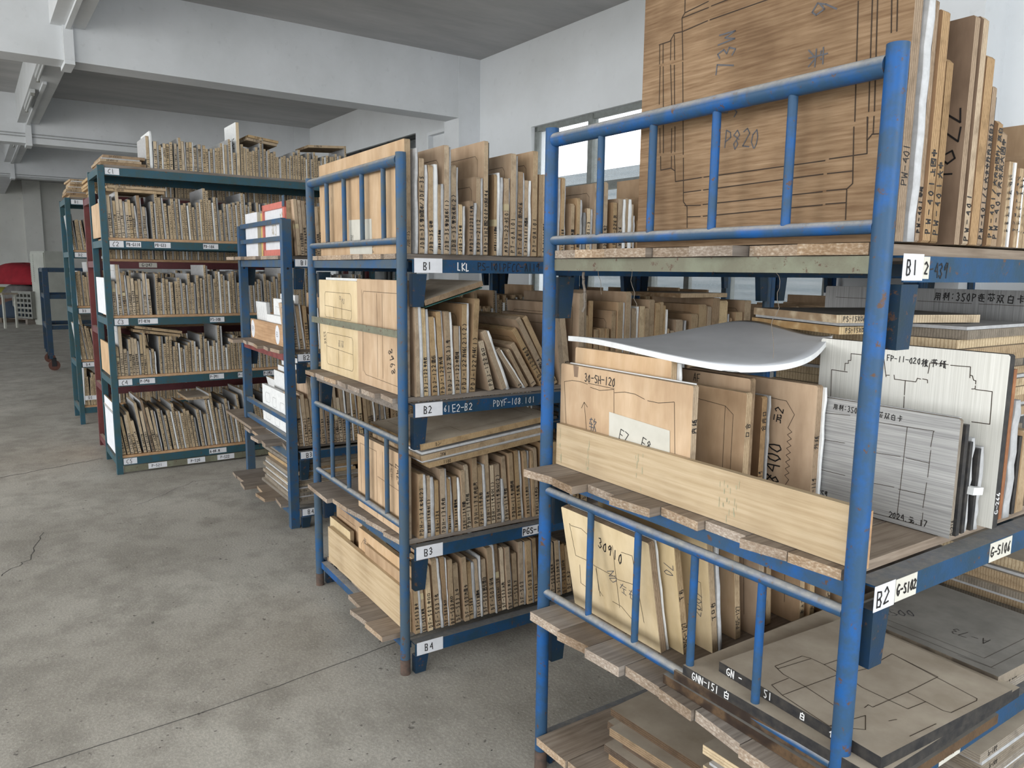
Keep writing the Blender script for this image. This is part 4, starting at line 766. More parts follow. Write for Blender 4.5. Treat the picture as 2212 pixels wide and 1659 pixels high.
# square-post rack rows
row(FE, gen(.09, .26, .27, .31, 15, ('G-3912', 'PF-', 'PT-'), lean=-3, pf=.25, tall=0), 0.0, 1.5725, NE, 'top', 9, wr=(.3, .5))
mass(FE, [(0, 1.5725, .4, gen(.29, 1.8, .22, .32, 19, ('x',), lean=-2)), (0, 1.0425, .35, gen(.30, 1.8, .20, .32, 20, ('x',), lean=-2)), (0, .4775, .35, gen(.62, 1.7, .24, .34, 21, ('x',), lean=-3))])
row(FE, [('w', .06, .018, .26, -6, 'PF-51100水'), ('f', .08, .011, .265, -6, ''), ('w', .092, .018, .25, -6, 'PF-中'), ('f', .112, .011, .26, -6, ''), ('w', .124, .019, .25, -4, 'PF-E160右8水'), ('k', .146, .008, .2, -5, ''), ('w', .156, .018, .2, -5, 'PF-E12')] + gen(.18, .28, .2, .3, 16, ('PF-', 'G-'), pf=.5, lean=-2), 0.0, 1.0425, NE, 'second', 10, wr=(.2, .23))
row(FE, gen(.07, .60, .25, .34, 17, ('PF-E', 'PJ-', 'G-22'), pf=.55, lean=-4), 0.0, .4775, NE, 'third', 11, wr=(.2, .24))

def stack(fr, x0, x1, y0, y1, z0, n, label, seed, th=(.017, .021), jit=.02, wood='d', edge=None, txt='P-', foam=.5, name='die_board', top=None, rot=0.0, grp=None, side=1):
    # boards lying flat one on another; returns the height reached
    r = random.Random(seed); z = z0; names = ['lowest'] + [ordinal(i + 1) + '-lowest' for i in range(1, n - 1)] + (['topmost'] if n > 1 else [])
    cx, cy = (x0 + x1) / 2, (y0 + y1) / 2
    for i in range(n):
        t = r.uniform(*th); a, b2, c, d = [v + r.uniform(-jit, jit) for v in (x0 - cx, x1 - cx, y0 - cy, y1 - cy)]
        f, e = FACES[wood]; e = edge or e
        if r.random() < .35: e = r.choice(('edge_tan', 'edge_brown', 'edge_pale'))
        mb = MB(); mb.prism([(a, c), (b2, c), (b2, d), (a, d)], 0, t, f, e)   # outline in (x,z): turn it flat
        if txt and i > 0 or txt and n == 1:
            s = t * .62; text(mb, txt + r.choice(('106', '322', '51A', 'E37', '0B4')), Vector((b2 + .0006, t * .5 + s * .5 - t * 0, 0)) + Vector((0, 0, c + .04)), Vector((0, 0, 1)), Vector((0, -1, 0)), s, .0016, 'ink', seed=seed + i)
        # rotate so that thickness points up
        M = fr.M @ T((cx, cy, z)) @ RZ(rot + r.uniform(-2, 2)) @ Matrix(((1, 0, 0, 0), (0, 0, 1, 0), (0, 1, 0, 0), (0, 0, 0, 1)))
        # (x, y, z) -> (x, z, y): mirror, so flip faces
        mb.f = [tuple(reversed(q)) for q in mb.f]
        o = mb.build(name, None, M); tag(o, f'flat {names[i] if names else "single"} board, {label}', 'die board', grp or f'flat boards, {label}'); z += t + .0006
        if r.random() < foam and i < n - 1:
            t = r.uniform(.006, .010); o = MB().box(a + .01, b2 - .004, c + .01, d - .01, 0, t, 'foam').build('foam_sheet', None, fr.M @ T((cx, cy, z)) @ RZ(rot)); tag(o, f'foam sheet over the {names[i]} board, {label}', 'foam sheet', f'flat foam, {label}'); z += t + .0006
    return z

def hero(fr, x0, x1, y, z0, z1, th, face, edge, label, lines=(), lw=.0022, texts=(), name='die_board', lmat='cut_line', yt=None, back=None, extra=None, lean=0.0, grp=None, ink='ink'):
    W_, H_ = x1 - x0, z1 - z0
    mb = MB(); c = .004; mb.prism([(0, 0), (W_, 0), (W_, H_ - c), (W_ - c, H_), (c, H_), (0, H_ - c)], 0, th, back or face, edge, face)
    if lines: mb.lines([[(a - x0, b2 - z0) for a, b2 in pl] for pl in lines], (0, -.0005, 0), (1, 0, 0), (0, 0, 1), lw, lmat)
    for k, (tx, ax, az, size, ang, w, im) in enumerate(texts):
        if ang == 'spine': text(mb, tx, Vector((W_ + .0006, th * .5 + size * .5, az - z0)), Vector((0, 0, 1)), Vector((0, -1, 0)), size, w, im, seed=k + 3)
        else:
            a = R(ang); text(mb, tx, Vector((ax - x0, -.0007, az - z0)), Vector((math.cos(a), 0, math.sin(a))), Vector((-math.sin(a), 0, math.cos(a))), size, w, im, seed=k + 5)
    if extra: extra(mb, x0, z0)
    o = mb.build(name, None, fr.M @ T((x0, y, z0 + .0006)) @ RX(-lean)); return tag(o, label, 'die board' if name == 'die_board' else 'board', grp)
def fsheet(fr, x0, x1, y, z0, z1, th, label, mat='foam_bright', lean=0.0, seed=1):
    mb = foam_mesh(x1 - x0, th, z1 - z0, mat, random.Random(seed)); return tag(mb.build('foam_sheet', None, fr.M @ T((x1, y, z0 + .0006)) @ RX(-lean)), label, 'foam sheet')

# ---- nearest rack, top: the big printed board
L820.append([(.90, 1.60), (.93, 1.60)])
hero(FA, .281, .945, .060, 1.5605, 2.30, .026, 'wood_big', 'edge_brown', 'huge brown die board marked P820 behind the headboard bars of the nearest rack', L820, .0024,
     (('P820', .545, 1.768, .036, -4, .0026, 'ink_grey'), ('0016', .745, 2.11, .05, -90, .0032, 'ink_grey'), ('来', .745, 1.93, .04, -90, .003, 'ink_grey'), ('73W', .56, 1.93, .045, 90, .0032, 'ink_grey'), ('51', .57, 1.83, .045, 70, .003, 'ink_grey'), ('PW-401', 0, 1.66, .018, 'spine', .0018, 'ink')))
hero(FA, .42, .948, .262, 1.5605, 1.978, .018, 'wood_brown', 'edge_brown', 'brown board marked 1822 standing behind the big P820 board', [[(.86, 1.60), (.878, 1.60), (.878, 1.90), (.84, 1.90)]], .002, (('1822', .935, 1.68, .055, 88, .0035, 'ink'),))
# ---- nearest rack, second shelf, front group
def ex30(mb, x0, z0):
    pts = [(a - x0, b2 - z0) for a, b2 in P30[0]]
    mb.face([(a, -.0012, b2) for a, b2 in reversed(pts)], 'paper_warm')
    mb.face([(.46 - x0 - .02, -.0013, .0 + .07), (.505 - x0, -.0013, .07), (.505 - x0, -.0013, .095), (.46 - x0 - .02, -.0013, .095)], 'tape')
    mb.face([(a, -.0007, b2) for a, b2 in ((.06, .255), (.075, .255), (.078, .285), (.055, .287))], 'wood_brown')
    text(mb, 'E7', Vector((.268 - x0, -.0018, 1.074 - z0)), Vector((.95, 0, -.25)).normalized(), Vector((.25, 0, .95)).normalized(), .026, .0022, 'ink')
    text(mb, 'E8', Vector((.350 - x0, -.0018, 1.068 - z0)), Vector((.95, 0, -.25)).normalized(), Vector((.25, 0, .95)).normalized(), .026, .0022, 'ink')
hero(FA, .016, .512, .035, .9575, 1.244, .018, 'wood_pale', 'edge_tan', 'pale die board marked 30-SH-120 with an arrow, behind the low plank', L30 + A30, .0014,
     (('30-SH-120', L30[0][1][0] + .055, 1.205, .021, 1, .0026, 'ink'), ('软', A30[0][1][0] + .022, A30[0][1][1] - .075, .034, 0, .0026, 'ink_grey'), ('位', A30[0][1][0] + .03, A30[0][1][1] - .13, .03, 0, .0026, 'ink_grey'), ('内纸', 0, 1.13, .016, 'spine', .0022, 'ink')), extra=ex30)
fsheet(FA, .03, .500, .0545, .9575, 1.246, .010, 'white foam sheet directly behind the 30-SH-120 board')
hero(FA, .020, .395, .082, .9575, 1.288, .019, 'wood_pale', 'edge_tan', 'pale plain die board second from the front, under the draped foam')
fsheet(FA, .05, .405, .103, .9575, 1.280, .010, 'white foam sheet behind the second pale board')
hero(FA, .10, .571, .150, .9575, 1.226, .020, 'wood_face', 'edge_tan', 'tan die board marked on its spine, right behind the 30-SH-120 board', [[(.3, 1.20), (.51, 1.187), (.535, 1.17), (.535, .98)], [(.51, 1.187), (.512, .98)]], .0012, (('条合', 0, 1.12, .016, 'spine', .0018, 'ink'),))
hero(FA, .12, .540, .200, .9575, 1.252, .019, 'wood_face', 'edge_brown', 'tan die board just below the edge of the draped foam sheet', texts=(('AF', .36, 1.225, .02, 0, .002, 'ink'),))
hero(FA, .15, .542, .245, .9575, 1.205, .019, 'wood_brown', 'edge_brown', 'dark narrow die board marked S-119 in front of the 8400 board', texts=(('S-119', 0, .975, .014, 'spine', .0016, 'ink'), ('合内酒', 0, 1.12, .015, 'spine', .0018, 'ink')))
fsheet(FA, .20, .548, .266, .9575, 1.207, .008, 'dusty foam sheet in front of the 8400 board', 'foam_dim')
zz = [(.585 + (.006 if i % 2 else -.006), 1.13 - i * .0085) for i in range(16)]
hero(FA, .25, .652, .300, .9575, 1.243, .021, 'wood_face', 'edge_brown', 'large tan die board marked 8400 with a saw-tooth cut line', [[(.44, 1.20), (.57, 1.195), (.595, 1.165)], [(.595, 1.165)] + zz, [(zz[-1][0], zz[-1][1]), (.575, .975), (.50, .972)]], .0014,
     (('8400', .562, .985, .040, 88, .0036, 'ink'), ('元2', .558, 1.135, .024, 80, .003, 'ink'), ('GS-119', 0, .965, .014, 'spine', .0018, 'ink'), ('外纸', 0, 1.09, .015, 'spine', .0018, 'ink')))
fsheet(FA, .28, .660, .3215, .9575, 1.238, .009, 'ragged white foam sheet behind the 8400 board')
# white strap round the thin black-edged boards
tag(MB().box(-.20, .006, 0, .043, 0, .016, 'foam_bright').build('paper_strap', None, FA.M @ T((.962, .398, 1.045)) @ RX(-8)), 'white paper strap wrapped round the thin black-edged boards', 'strap')
# low plank in front
mb = MB().box(0, .912, 0, .016, 0, .118, 'plank_light')
rg = random.Random(12)
for k in range(46):
    cx = rg.choice((.33, .345, .60, .612, .625, .64, .14, .02)); x = cx + rg.uniform(-.006, .006); z0_ = rg.uniform(.004, .095); mb.lines([[(x, z0_), (x + rg.uniform(-.001, .001), z0_ + rg.uniform(.004, .018))]], (0, -.0006, 0), (1, 0, 0), (0, 0, 1), rg.uniform(.001, .003), 'stain_green')
tag(mb.build('barrier_plank', None, FA.M @ T((.026, .0155, .9575))), 'long pale plank on edge across the front of the second shelf, nearest rack', 'plank')
tag(MB().box(.0, .012, 0, .022, 0, .112, 'plank_orange').build('barrier_plank', None, FA.M @ T((.946, .020, .9575))), 'short plank end standing beside the near post of the nearest rack', 'plank')
# grey and white laminated boards at the aisle side
hero(FA, .594, .958, .3365, .9575, 1.212, .011, 'lam_grey_h', 'edge_grey', 'grey striped laminate board marked 27659 beside the near post', L276, .0012,
     (('用料:350P', .672, 1.188, .0125, -1, .0017, 'ink'), ('连芯双白卡', .768, 1.187, .0125, 0, .0017, 'ink'), ('27659', .630, .972, .014, 1, .0020, 'ink'), ('2024.元.17', .828, .968, .013, 1, .0018, 'ink'), ('G-216', 0, .965, .010, 'spine', .0014, 'ink')), name='laminate_board')
hero(FA, .531, .976, .482, .9575, 1.338, .022, 'lam_white', 'black_edge', 'tall white laminate board marked FP-11-020 with a stepped outline', LFP, .0018,
     (('料:', .676, 1.296, .017, 0, .0022, 'ink'), ('FP-11-020', .710, 1.298, .0135, 0, .0020, 'ink'), ('被书纸', .792, 1.295, .017, 0, .0022, 'ink'), ('G-266', 0, .99, .015, 'spine', .002, 'ink_white')), name='laminate_board')
hero(FA, .12, .93, 1.10, .9575, 1.462, .02, 'lam_grey_v', 'edge_grey', 'wide grey laminate board with material note, deeper on the second shelf', [[(.16, 1.425), (.42, 1.423)], [(.44, 1.423), (.6, 1.421)], [(.62, 1.421), (.90, 1.419)]], .0014, (('用料:350P连芯双白卡', .49, 1.428, .022, 0, .003, 'ink'),), name='laminate_board')
mb = MB(); mb.box(0, .035, -.001, 0, .05, .30, 'tape'); 
# curved foam sheet lying over the boards
CP = [[(0, .07, 1.305), (.16, .085, 1.301), (.36, .075, 1.290), (.52, .15, 1.270)], [(0, .22, 1.288), (.16, .25, 1.300), (.36, .24, 1.292), (.60, .28, 1.282)],
      [(0, .36, 1.272), (.15, .42, 1.318), (.34, .42, 1.308), (.57, .42, 1.304)], [(.02, .50, 1.285), (.17, .62, 1.345), (.36, .58, 1.334), (.53, .53, 1.330)]]
def bern(t): return ((1 - t) ** 3, 3 * t * (1 - t) ** 2, 3 * t * t * (1 - t), t ** 3)
def fit(c4):  # control points through the four samples
    p0, a, b2, p3 = c4; q1 = (-5 * p0 + 18 * a - 9 * b2 + 2 * p3) / 6; q2 = (2 * p0 - 9 * a + 18 * b2 - 5 * p3) / 6; return (p0, q1, q2, p3)
grid = [fit([Vector(p) for p in r_]) for r_ in CP]; cols = [fit([grid[i][j] for i in range(4)]) for j in range(4)]
mb = MB(); n = 26; top = []
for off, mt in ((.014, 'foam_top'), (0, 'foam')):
    L_ = []
    for i in range(n + 1):
        bv = bern(i / n)
        for j in range(n + 1):
            bu = bern(j / n); P = Vector((0, 0, 0))
            for a in range(4):
                for c in range(4): P += cols[a][c] * bu[a] * bv[c]
            L_.append(len(mb.v)); mb.v.append((P.x, P.y, P.z + off))
    top.append(L_)
def q4(L_, i, j): k = i * (n + 1) + j; return (L_[k], L_[k + 1], L_[k + n + 2], L_[k + n + 1])
for i in range(n):
    for j in range(n):
        mb.f.append(q4(top[0], i, j)); mb.m.append(mb.mi('foam_top')); mb.sm.append(True); mb.f.append(tuple(reversed(q4(top[1], i, j)))); mb.m.append(mb.mi('foam')); mb.sm.append(True)
bd = [(0, j) for j in range(n + 1)] + [(i, n) for i in range(1, n + 1)] + [(n, j) for j in range(n - 1, -1, -1)] + [(i, 0) for i in range(n - 1, 0, -1)]
for (i, j), (i2, j2) in zip(bd, bd[1:] + bd[:1]):
    a, b2 = i * (n + 1) + j, i2 * (n + 1) + j2; mb.f.append((top[1][a], top[1][b2], top[0][b2], top[0][a])); mb.m.append(mb.mi('foam_bright')); mb.sm.append(False)
tag(mb.build('curved_foam_sheet', None, FA.M), 'large grey foam sheet draped in a wave over boards on the second shelf', 'foam sheet')
def flatboard(fr, cx, cy, z, w, d, t, face, edge, label, rot=0.0, texts=(), lines=(), ty=None, name='die_board', front=None, rx=0.0, ry=0.0, lw=.0016, M=None, grp=None):
    # corner at (cx, cy) = front right; extends w to -x, d to +y; thickness t up
    mb = MB(); mb.box(-w, 0, 0, d, 0, t, edge, top=face)
    for tx, oy, s, w_, im in texts: text(mb, tx, Vector((.0006, oy, t * .5 - s * .5)), Vector((0, 1, 0)), Vector((0, 0, 1)), s, w_, im, seed=int(oy * 100) + 1)
    if front:
        for tx, ox, s, w_, im in front: text(mb, tx, Vector((-w + ox, -.0006, t * .5 - s * .5)), Vector((1, 0, 0)), Vector((0, 0, 1)), s, w_, im, seed=int(ox * 100) + 1)
    if lines: mb.lines(lines, (0, 0, t + .0005), (1, 0, 0), (0, 1, 0), lw, 'cut_line')
    o = mb.build(name, None, fr.M @ T((cx, cy, z)) @ RZ(rot) @ RX(rx) @ RY(ry)); return tag(o, label, 'die board', grp)
flatboard(FA, .56, .51, 1.349, .40, .42, .020, 'wood_grey_top', 'edge_pale', 'lower of two flat boards marked PS-15x06 behind the draped foam', -19, (('PS-15X06', .02, .012, .0016, 'ink'),), rx=.4)
tag(MB().box(-.39, -.005, .01, .40, 0, .009, 'foam').build('foam_sheet', None, FA.M @ T((.58, .47, 1.3735)) @ RZ(-20)), 'pale foam sheet between the two flat boards marked PS-15x06', 'foam sheet')
flatboard(FA, .605, .425, 1.3835, .38, .42, .020, 'wood_grey_top', 'edge_pale', 'upper of two flat boards marked PS-15x06 behind the draped foam', -21, (('PS-15X06', .02, .012, .0016, 'ink'),))
mass_stack(FA, .25, .80, .66, 1.02, .9575, 17, 61)
# ---- nearest rack, third shelf: leaning boards and flat stack
def sh(pl): return [(x - 1.27 * .07 * max(0, .84 - z) / .31, z) for x, z in pl]
hero(FA, .050, .405, .078, .5295, .842, .019, 'wood_yellow', 'edge_brown', 'yellowish die board marked 30910 leaning behind the lower bars of the nearest rack', [sh(p) for p in L309], .0014, (('30910', .20, .765, .030, -14, .0030, 'ink'), ('ND', .225, .70, .03, -70, .002, 'ink_grey'), ('左右', .27, .66, .028, -10, .0018, 'ink_grey')), lean=-11)
fsheet(FA, .06, .402, .104, .5295, .845, .008, 'thin white foam sheet behind the 30910 board', lean=-11)
hero(FA, .06, .442, .122, .5295, .85, .020, 'wood_yellow', 'edge_tan', 'yellowish leaning die board with writing turned sideways, behind 30910', texts=(('70', .40, .78, .03, -90, .002, 'ink_grey'), ('PGS-127', 0, .55, .015, 'spine', .002, 'ink'), ('下右', 0, .68, .015, 'spine', .002, 'ink')), lean=-10)
hero(FA, .06, .478, .190, .5295, .86, .020, 'wood_yellow', 'edge_tan', 'yellowish leaning die board with ruled boxes, third of the leaning boards', [[(.38, .80), (.43, .80), (.43, .72), (.45, .72), (.45, .64), (.40, .64)], [(.385, .60), (.385, .56)], [(.40, .60), (.40, .56)], [(.415, .60), (.415, .56)]], .0012, (('2007', .445, .62, .028, 85, .0018, 'ink_grey'), ('下口右', 0, .62, .015, 'spine', .002, 'ink')), lean=-8)
fsheet(FA, .08, .482, .213, .5295, .85, .012, 'grey foam sheet behind the third leaning board', 'foam', lean=-7)
for i, (y, xr, h, tx) in enumerate(((.30, .46, .34, 'PGS-127'), (.36, .49, .33, 'PGS-127内大'), (.44, .45, .33, ''), (.52, .50, .31, '木上大号'), (.565, .50, .31, '大中'), (.64, .50, .30, 'PGS-12'), (.70, .52, .30, '内纸'))):
    hero(FA, xr - .42, xr, y, .5295, .5295 + h, .020, 'wood_face' if i % 2 else 'wood_pale', 'edge_tan', f'tan leaning die board, {ordinal(i + 4)} of the leaning boards on the third shelf, nearest rack', [[(xr - .3, .58), (xr - .3, .80), (xr - .05, .80), (xr - .05, .58)]], .0014, ((tx, 0, .56, .014, 'spine', .0018, 'ink'),) if tx else (), lean=-6 + i * .6)
LG = [[(x - 1.030, y - .012) for x, y in pl] for pl in LGN]
flatboard(FA, 1.030, -.02, .5305, .52, .50, .022, 'wood_grey_top', 'edge_dark', 'dark-edged flat board, lowest of the stack on the third shelf', 0)
flatboard(FA, 1.010, -.008, .5535, .47, .52, .022, 'wood_dusty', 'edge_dark', 'dusty flat board second from the bottom of the third-shelf stack', 1)
flatboard(FA, 1.040, -.014, .5765, .475, .56, .023, 'wood_dusty', 'black_edge', 'black-edged flat board marked GNN-151, below the one marked GN-151', 0, front=(('GNN-151 白', .03, .017, .0022, 'ink_white'),), lines=[[(-.36, .30), (-.34, .42), (-.12, .46)], [(-.35, .33), (-.33, .44)]])
flatboard(FA, 1.030, .012, .6005, .40, .46, .024, 'wood_dusty', 'black_edge', 'black-edged flat board marked GN-151 with a cross-shaped box outline, topmost of its stack', -3, front=(('GN -', .025, .017, .0026, 'ink_white'), ('51', .13, .017, .0026, 'ink_white'), ('白', .22, .015, .0022, 'ink_white'), ('合', .29, .015, .0022, 'ink_white')), lines=LG)
z = stack(FA, .56, .99, .58, .90, .5305, 3, 'stack carrying the A-73 board on the nearest rack', 71, jit=.01, foam=0)
mb = MB(); mb.box(-.40, 0, 0, .40, 0, .022, 'edge_grey', top='wood_grey_top'); text(mb, 'A-73', Vector((-.10, .17, .0226)), Vector((-.97, -.2, 0)).normalized(), Vector((.2, -.97, 0)).normalized(), .034, .0016, 'ink')
text(mb, '4500', Vector((-.32, .07, .0226)), Vector((.6, .8, 0)), Vector((-.8, .6, 0)), .034, .0022, 'ink_grey'); mb.lines([[(-.35, .02), (-.03, .03), (-.03, .37)], [(-.37, .05), (-.06, .06), (-.06, .38)], [(-.10, .02), (-.02, .03)]], (0, 0, .0226), (1, 0, 0), (0, 1, 0), .001, 'cut_line')
tag(mb.build('die_board', None, FA.M @ T((1.0, .535, z + .0006)) @ RZ(-2)), 'grey dusty flat board marked A-73, behind the stack with the cross-shaped outline', 'die board')
mass_stack(FA, .60, 1.0, 1.03, 1.42, .5305, 8, 72)
# bottom shelf
z1 = stack(FA, .20, .56, .10, .60, .1235, 6, 'left stack on the bottom shelf of the nearest rack', 81, th=(.020, .026), jit=.03, edge='edge_dark', foam=0, rot=4)
z2 = stack(FA, .46, .92, .055, .60, .1235, 11, 'front flat stack of the bottom shelf, nearest rack', 82, th=(.018, .024), jit=.03, edge='edge_pale', foam=.3, rot=2) if False else 0
z2 = stack(FA, .60, .94, .03, .42, .1235, 11, 'front stack on the bottom shelf of the nearest rack', 82, th=(.018, .024), jit=.02, edge='edge_pale', foam=.4)
stack(FA, .55, .985, .50, .86, .1235, 12, 'aisle stack on the bottom shelf of the nearest rack', 83, th=(.018, .024), jit=.02, foam=.4, wood='d')
mass_stack(FA, .60, .985, .93, 1.30, .1235, 13, 84)

# ---- middle rack heroes
def exM(mb, x0, z0):
    mb.face([(a - x0, -.0009, b2 - z0) for a, b2 in ((-.545, 1.560), (-.315, 1.558), (-.318, 1.690), (-.555, 1.696))], 'paper_warm')
    text(mb, 'BY', Vector((-.53 - x0, -.0014, 1.615 - z0)), Vector((1, 0, 0)), Vector((0, 0, 1)), .02, .0016, 'ink')
hero(FM, -.90, -.022, .024, 1.5565, 1.945, .022, 'wood_pale', 'edge_tan', 'wide pale die board behind the headboard bars of the middle rack', [[(-.86, 1.62), (-.86, 1.60), (-.2, 1.60)]], .0012, (('0', -.80, 1.80, .03, 20, .0016, 'ink'), (')', -.76, 1.77, .03, 0, .0016, 'ink'), ('PT来', -.30, 1.565, .022, 90, .0016, 'ink'), ('JDB-35', 0, 1.58, .014, 'spine', .0016, 'ink')), extra=exM)
bx = lambda x0, x1, z0, z1: [(x0 + .012, z0), (x1 - .012, z0), (x1, z0 + .012), (x1, z1 - .012), (x1 - .012, z1), (x0 + .012, z1), (x0, z1 - .012), (x0, z0 + .012), (x0 + .012, z0)]
hero(FM, -.935, -.475, .022, 1.0465, 1.452, .019, 'wood_yellow', 'edge_tan', 'yellowish die board marked 2530 behind the strap of the middle rack', [bx(-.86, -.54, 1.29, 1.40), [(-.86, 1.34), (-.54, 1.33)], [(-.75, 1.34), (-.75, 1.29)], [(-.65, 1.36), (-.65, 1.29)], bx(-.85, -.53, 1.08, 1.22), [(-.85, 1.16), (-.53, 1.15)], [(-.70, 1.16), (-.70, 1.08)]], .0015,
     (('2530', -.885, 1.22, .022, -80, .002, 'ink'), ('唯大3', -.68, 1.37, .022, -15, .0016, 'ink_grey'), ('双双', -.70, 1.17, .03, 0, .0016, 'ink_grey')))
fsheet(FM, -.90, -.48, .0425, 1.0465, 1.462, .010, 'white foam sheet peeking over the 2530 board')
hero(FM, -.47, -.024, .020, 1.0465, 1.462, .020, 'wood_pale', 'edge_tan', 'pinkish die board marked 8968 behind the strap of the middle rack', [[(-.02, 1.415), (-.40, 1.415), (-.41, 1.40), (-.41, 1.10), (-.39, 1.085), (-.03, 1.075)], [(-.42, 1.42), (-.42, 1.095)], [(-.27, 1.41), (-.27, 1.09)], [(-.22, 1.41), (-.22, 1.09)]], .0015, (('8968', -.17, 1.20, .038, -70, .003, 'ink'),))
hero(FM, -.50, -.024, .022, .5135, .825, .019, 'wood_pale', 'edge_tan', 'pale die board marked 2425 behind the lower bars of the middle rack', [[(-.46, .52), (-.47, .79), (-.30, .79), (-.30, .52)], [(-.24, .80), (-.24, .52)], [(-.29, .69), (-.05, .68)], [(-.02, .76), (-.2, .77)]], .0015, (('2425', -.12, .78, .034, -75, .003, 'ink'), ('24CH-', -.17, .77, .02, -85, .0014, 'ink_faded')))
tag(MB().box(-.42, 0, 0, .020, 0, .22, 'wood_pale').build('die_board', None, FM.M @ T((-.06, .060, .65)) @ RX(0)), 'pale narrow die board right behind the 2425 board', 'die board') if False else None
tag(MB().box(0, .86, 0, .018, 0, .165, 'plank_light').build('barrier_plank', None, FM.M @ T((-.89, .021, .1425))), 'long pale plank on edge across the bottom shelf of the middle rack', 'plank')
tag(MB().box(0, .012, 0, .4, 0, .14, 'plank_light').build('barrier_plank', None, FM.M @ T((.003, .024, .1425))), 'upright plank end beside the near post of the middle rack, bottom shelf', 'plank') if False else None
hero(FM, -.92, -.66, .042, .1425, .345, .018, 'wood_yellow', 'edge_tan', 'small yellowish die board behind the long plank, at the left post of the middle rack', [[(-.88, .31), (-.70, .31), (-.70, .28)]], .0014)
hero(FM, -.92, -.60, .075, .1425, .395, .019, 'wood_face', 'edge_tan', 'reddish tan die board behind the small yellowish one, bottom shelf of the middle rack', [[(-.88, .36), (-.68, .36), (-.68, .3)]], .0014)
fsheet(FM, -.90, -.595, .0955, .1425, .392, .009, 'pale foam sheet behind the reddish tan board, bottom shelf of the middle rack', 'foam')
hero(FM, -.56, -.024, .042, .1425, .400, .020, 'wood_pale', 'edge_tan', 'pale die board marked FC-10-029 behind the long plank of the middle rack', [[(-.50, .20), (-.53, .33), (-.50, .36), (-.1, .345)]], .0014, (('双', -.50, .34, .03, 0, .002, 'ink_grey'), ('FC-10-029', -.44, .338, .018, -3, .0022, 'ink'), ('52', -.06, .21, .03, 90, .0026, 'ink')))
# flat boards resting on upright ones
def tilted(x1, w, ya, za, yb, zb, t, mat_top, edge, label, txt=None, nm='die_board'):
    L_ = math.hypot(yb - ya, zb - za); ang = math.degrees(math.atan2(zb - za, yb - ya)); mb = MB(); mb.box(-w, 0, 0, L_, 0, t, edge, top=mat_top)
    if txt: text(mb, txt, Vector((.0006, .06, t * .5 - .006)), Vector((0, 1, 0)), Vector((0, 0, 1)), .012, .0016, 'ink')
    if w > .3: mb.lines([[(-w + .04, .06), (-w + .04, L_ - .06), (-.06, L_ - .06), (-.06, .2), (-.15, .2), (-.15, .06), (-w + .04, .06)]], (0, 0, t + .0005), (1, 0, 0), (0, 1, 0), .0014, 'cut_line')
    return tag(mb.build(nm, None, FM.M @ T((x1, ya, za)) @ RX(ang)), label, 'die board' if nm == 'die_board' else 'sheet')
tilted(.02, .42, .080, 1.376, .318, 1.446, .019, 'wood_dusty', 'edge_brown', 'dusty board tilted over the upright boards, second shelf of the middle rack')
tilted(.012, .40, .086, 1.3685, .318, 1.437, .004, 'green_sheet', 'green_sheet', 'thin green sheet under the tilted board of the middle rack', nm='coloured_sheet')
tilted(.035, .45, .085, .790, .62, .842, .020, 'wood_dusty', 'edge_tan', 'lowest of three flat boards lying over the third-shelf row, middle rack', '1100')
tilted(.030, .45, .058, .817, .62, .872, .020, 'wood_dusty', 'edge_tan', 'middle one of three flat boards lying over the third-shelf row, middle rack', '..2XW')
tilted(.032, .47, .055, .858, .64, .915, .022, 'wood_dusty', 'edge_tan', 'topmost of three flat boards lying over the third-shelf row, middle rack', 'DJ-')
for za, nm_, x in ((.8120, 'lowest and middle', 0), (.842, 'middle and topmost', 0)):
    mb = MB(); mb.box(-.44, 0, 0, .53, 0, .009, 'foam'); tag(mb.build('foam_sheet', None, FM.M @ T((.028, .06, za - .001 + .0)) @ RX(5.2)), f'foam sheet between the {nm_} flat boards of the middle rack', 'foam sheet')
tag(MB().box(-.36, 0, 0, .30, 0, .019, 'edge_tan', top='wood_dusty').build('die_board', None, FM.M @ T((.0, 1.35, 1.392))), 'dusty flat board lying on the tallest boards, far part of the middle rack', 'die board')

# ---- square-post rack heroes
tag(MB().box(-.70, .0, 0, .13, 0, .018, 'plank').build('shelf_plank', None, FE.M @ T((-.62, -.05, .4775))), 'short cross plank sticking out past the far post of the square-post rack', 'plank')
hero(FE, -.93, -.64, .040, 1.5725, 1.845, .05, 'paper', 'paper_warm', 'white wrapped block beside the far end post, top of the square-post rack', name='wrapped_block')
tag(MB().tube((0, 0, 0), (0, 0, .26), .05, 'yellow_foam', 12).build('foam_roll', None, FE.M @ T((-.575, .095, 1.5730)) @ RZ(20)), 'yellow foam roll between the white block and the red-framed board', 'foam roll')
def exR(mb, x0, z0):
    for a, b2, c, d in ((0, .46, .265, .30), (0, .46, .0, .035), (.425, .46, .0, .30), (0, .02, 0, .3)): mb.box(a, b2, -.012, -.0005, c, d, 'red_frame')
    mb.box(.43, .47, -.016, -.0125, .27, .33, 'blue_mid'); r = random.Random(5)
    for _ in range(40): x, z_ = r.uniform(.33, .40), r.uniform(.03, .26); mb.lines([[(x, z_), (x + r.uniform(-.012, .012), z_ + r.uniform(.004, .02)), (x + r.uniform(-.012, .012), z_)]], (0, -.0007, 0), (1, 0, 0), (0, 0, 1), .003, 'tape')
    text(mb, '双3', Vector((.16, -.0008, .12)), Vector((1, 0, 0)), Vector((0, 0, 1)), .06, .004, 'tape')
hero(FE, -.51, -.05, .048, 1.5725, 1.875, .03, 'paper', 'edge_tan', 'white sheeted board with a red tape frame, top of the square-post rack', extra=exR)
hero(FE, -.62, -.03, .110, 1.5725, 1.905, .02, 'wood_dusty', 'edge_tan', 'dusty board standing behind the red-framed one, top of the square-post rack') if False else None
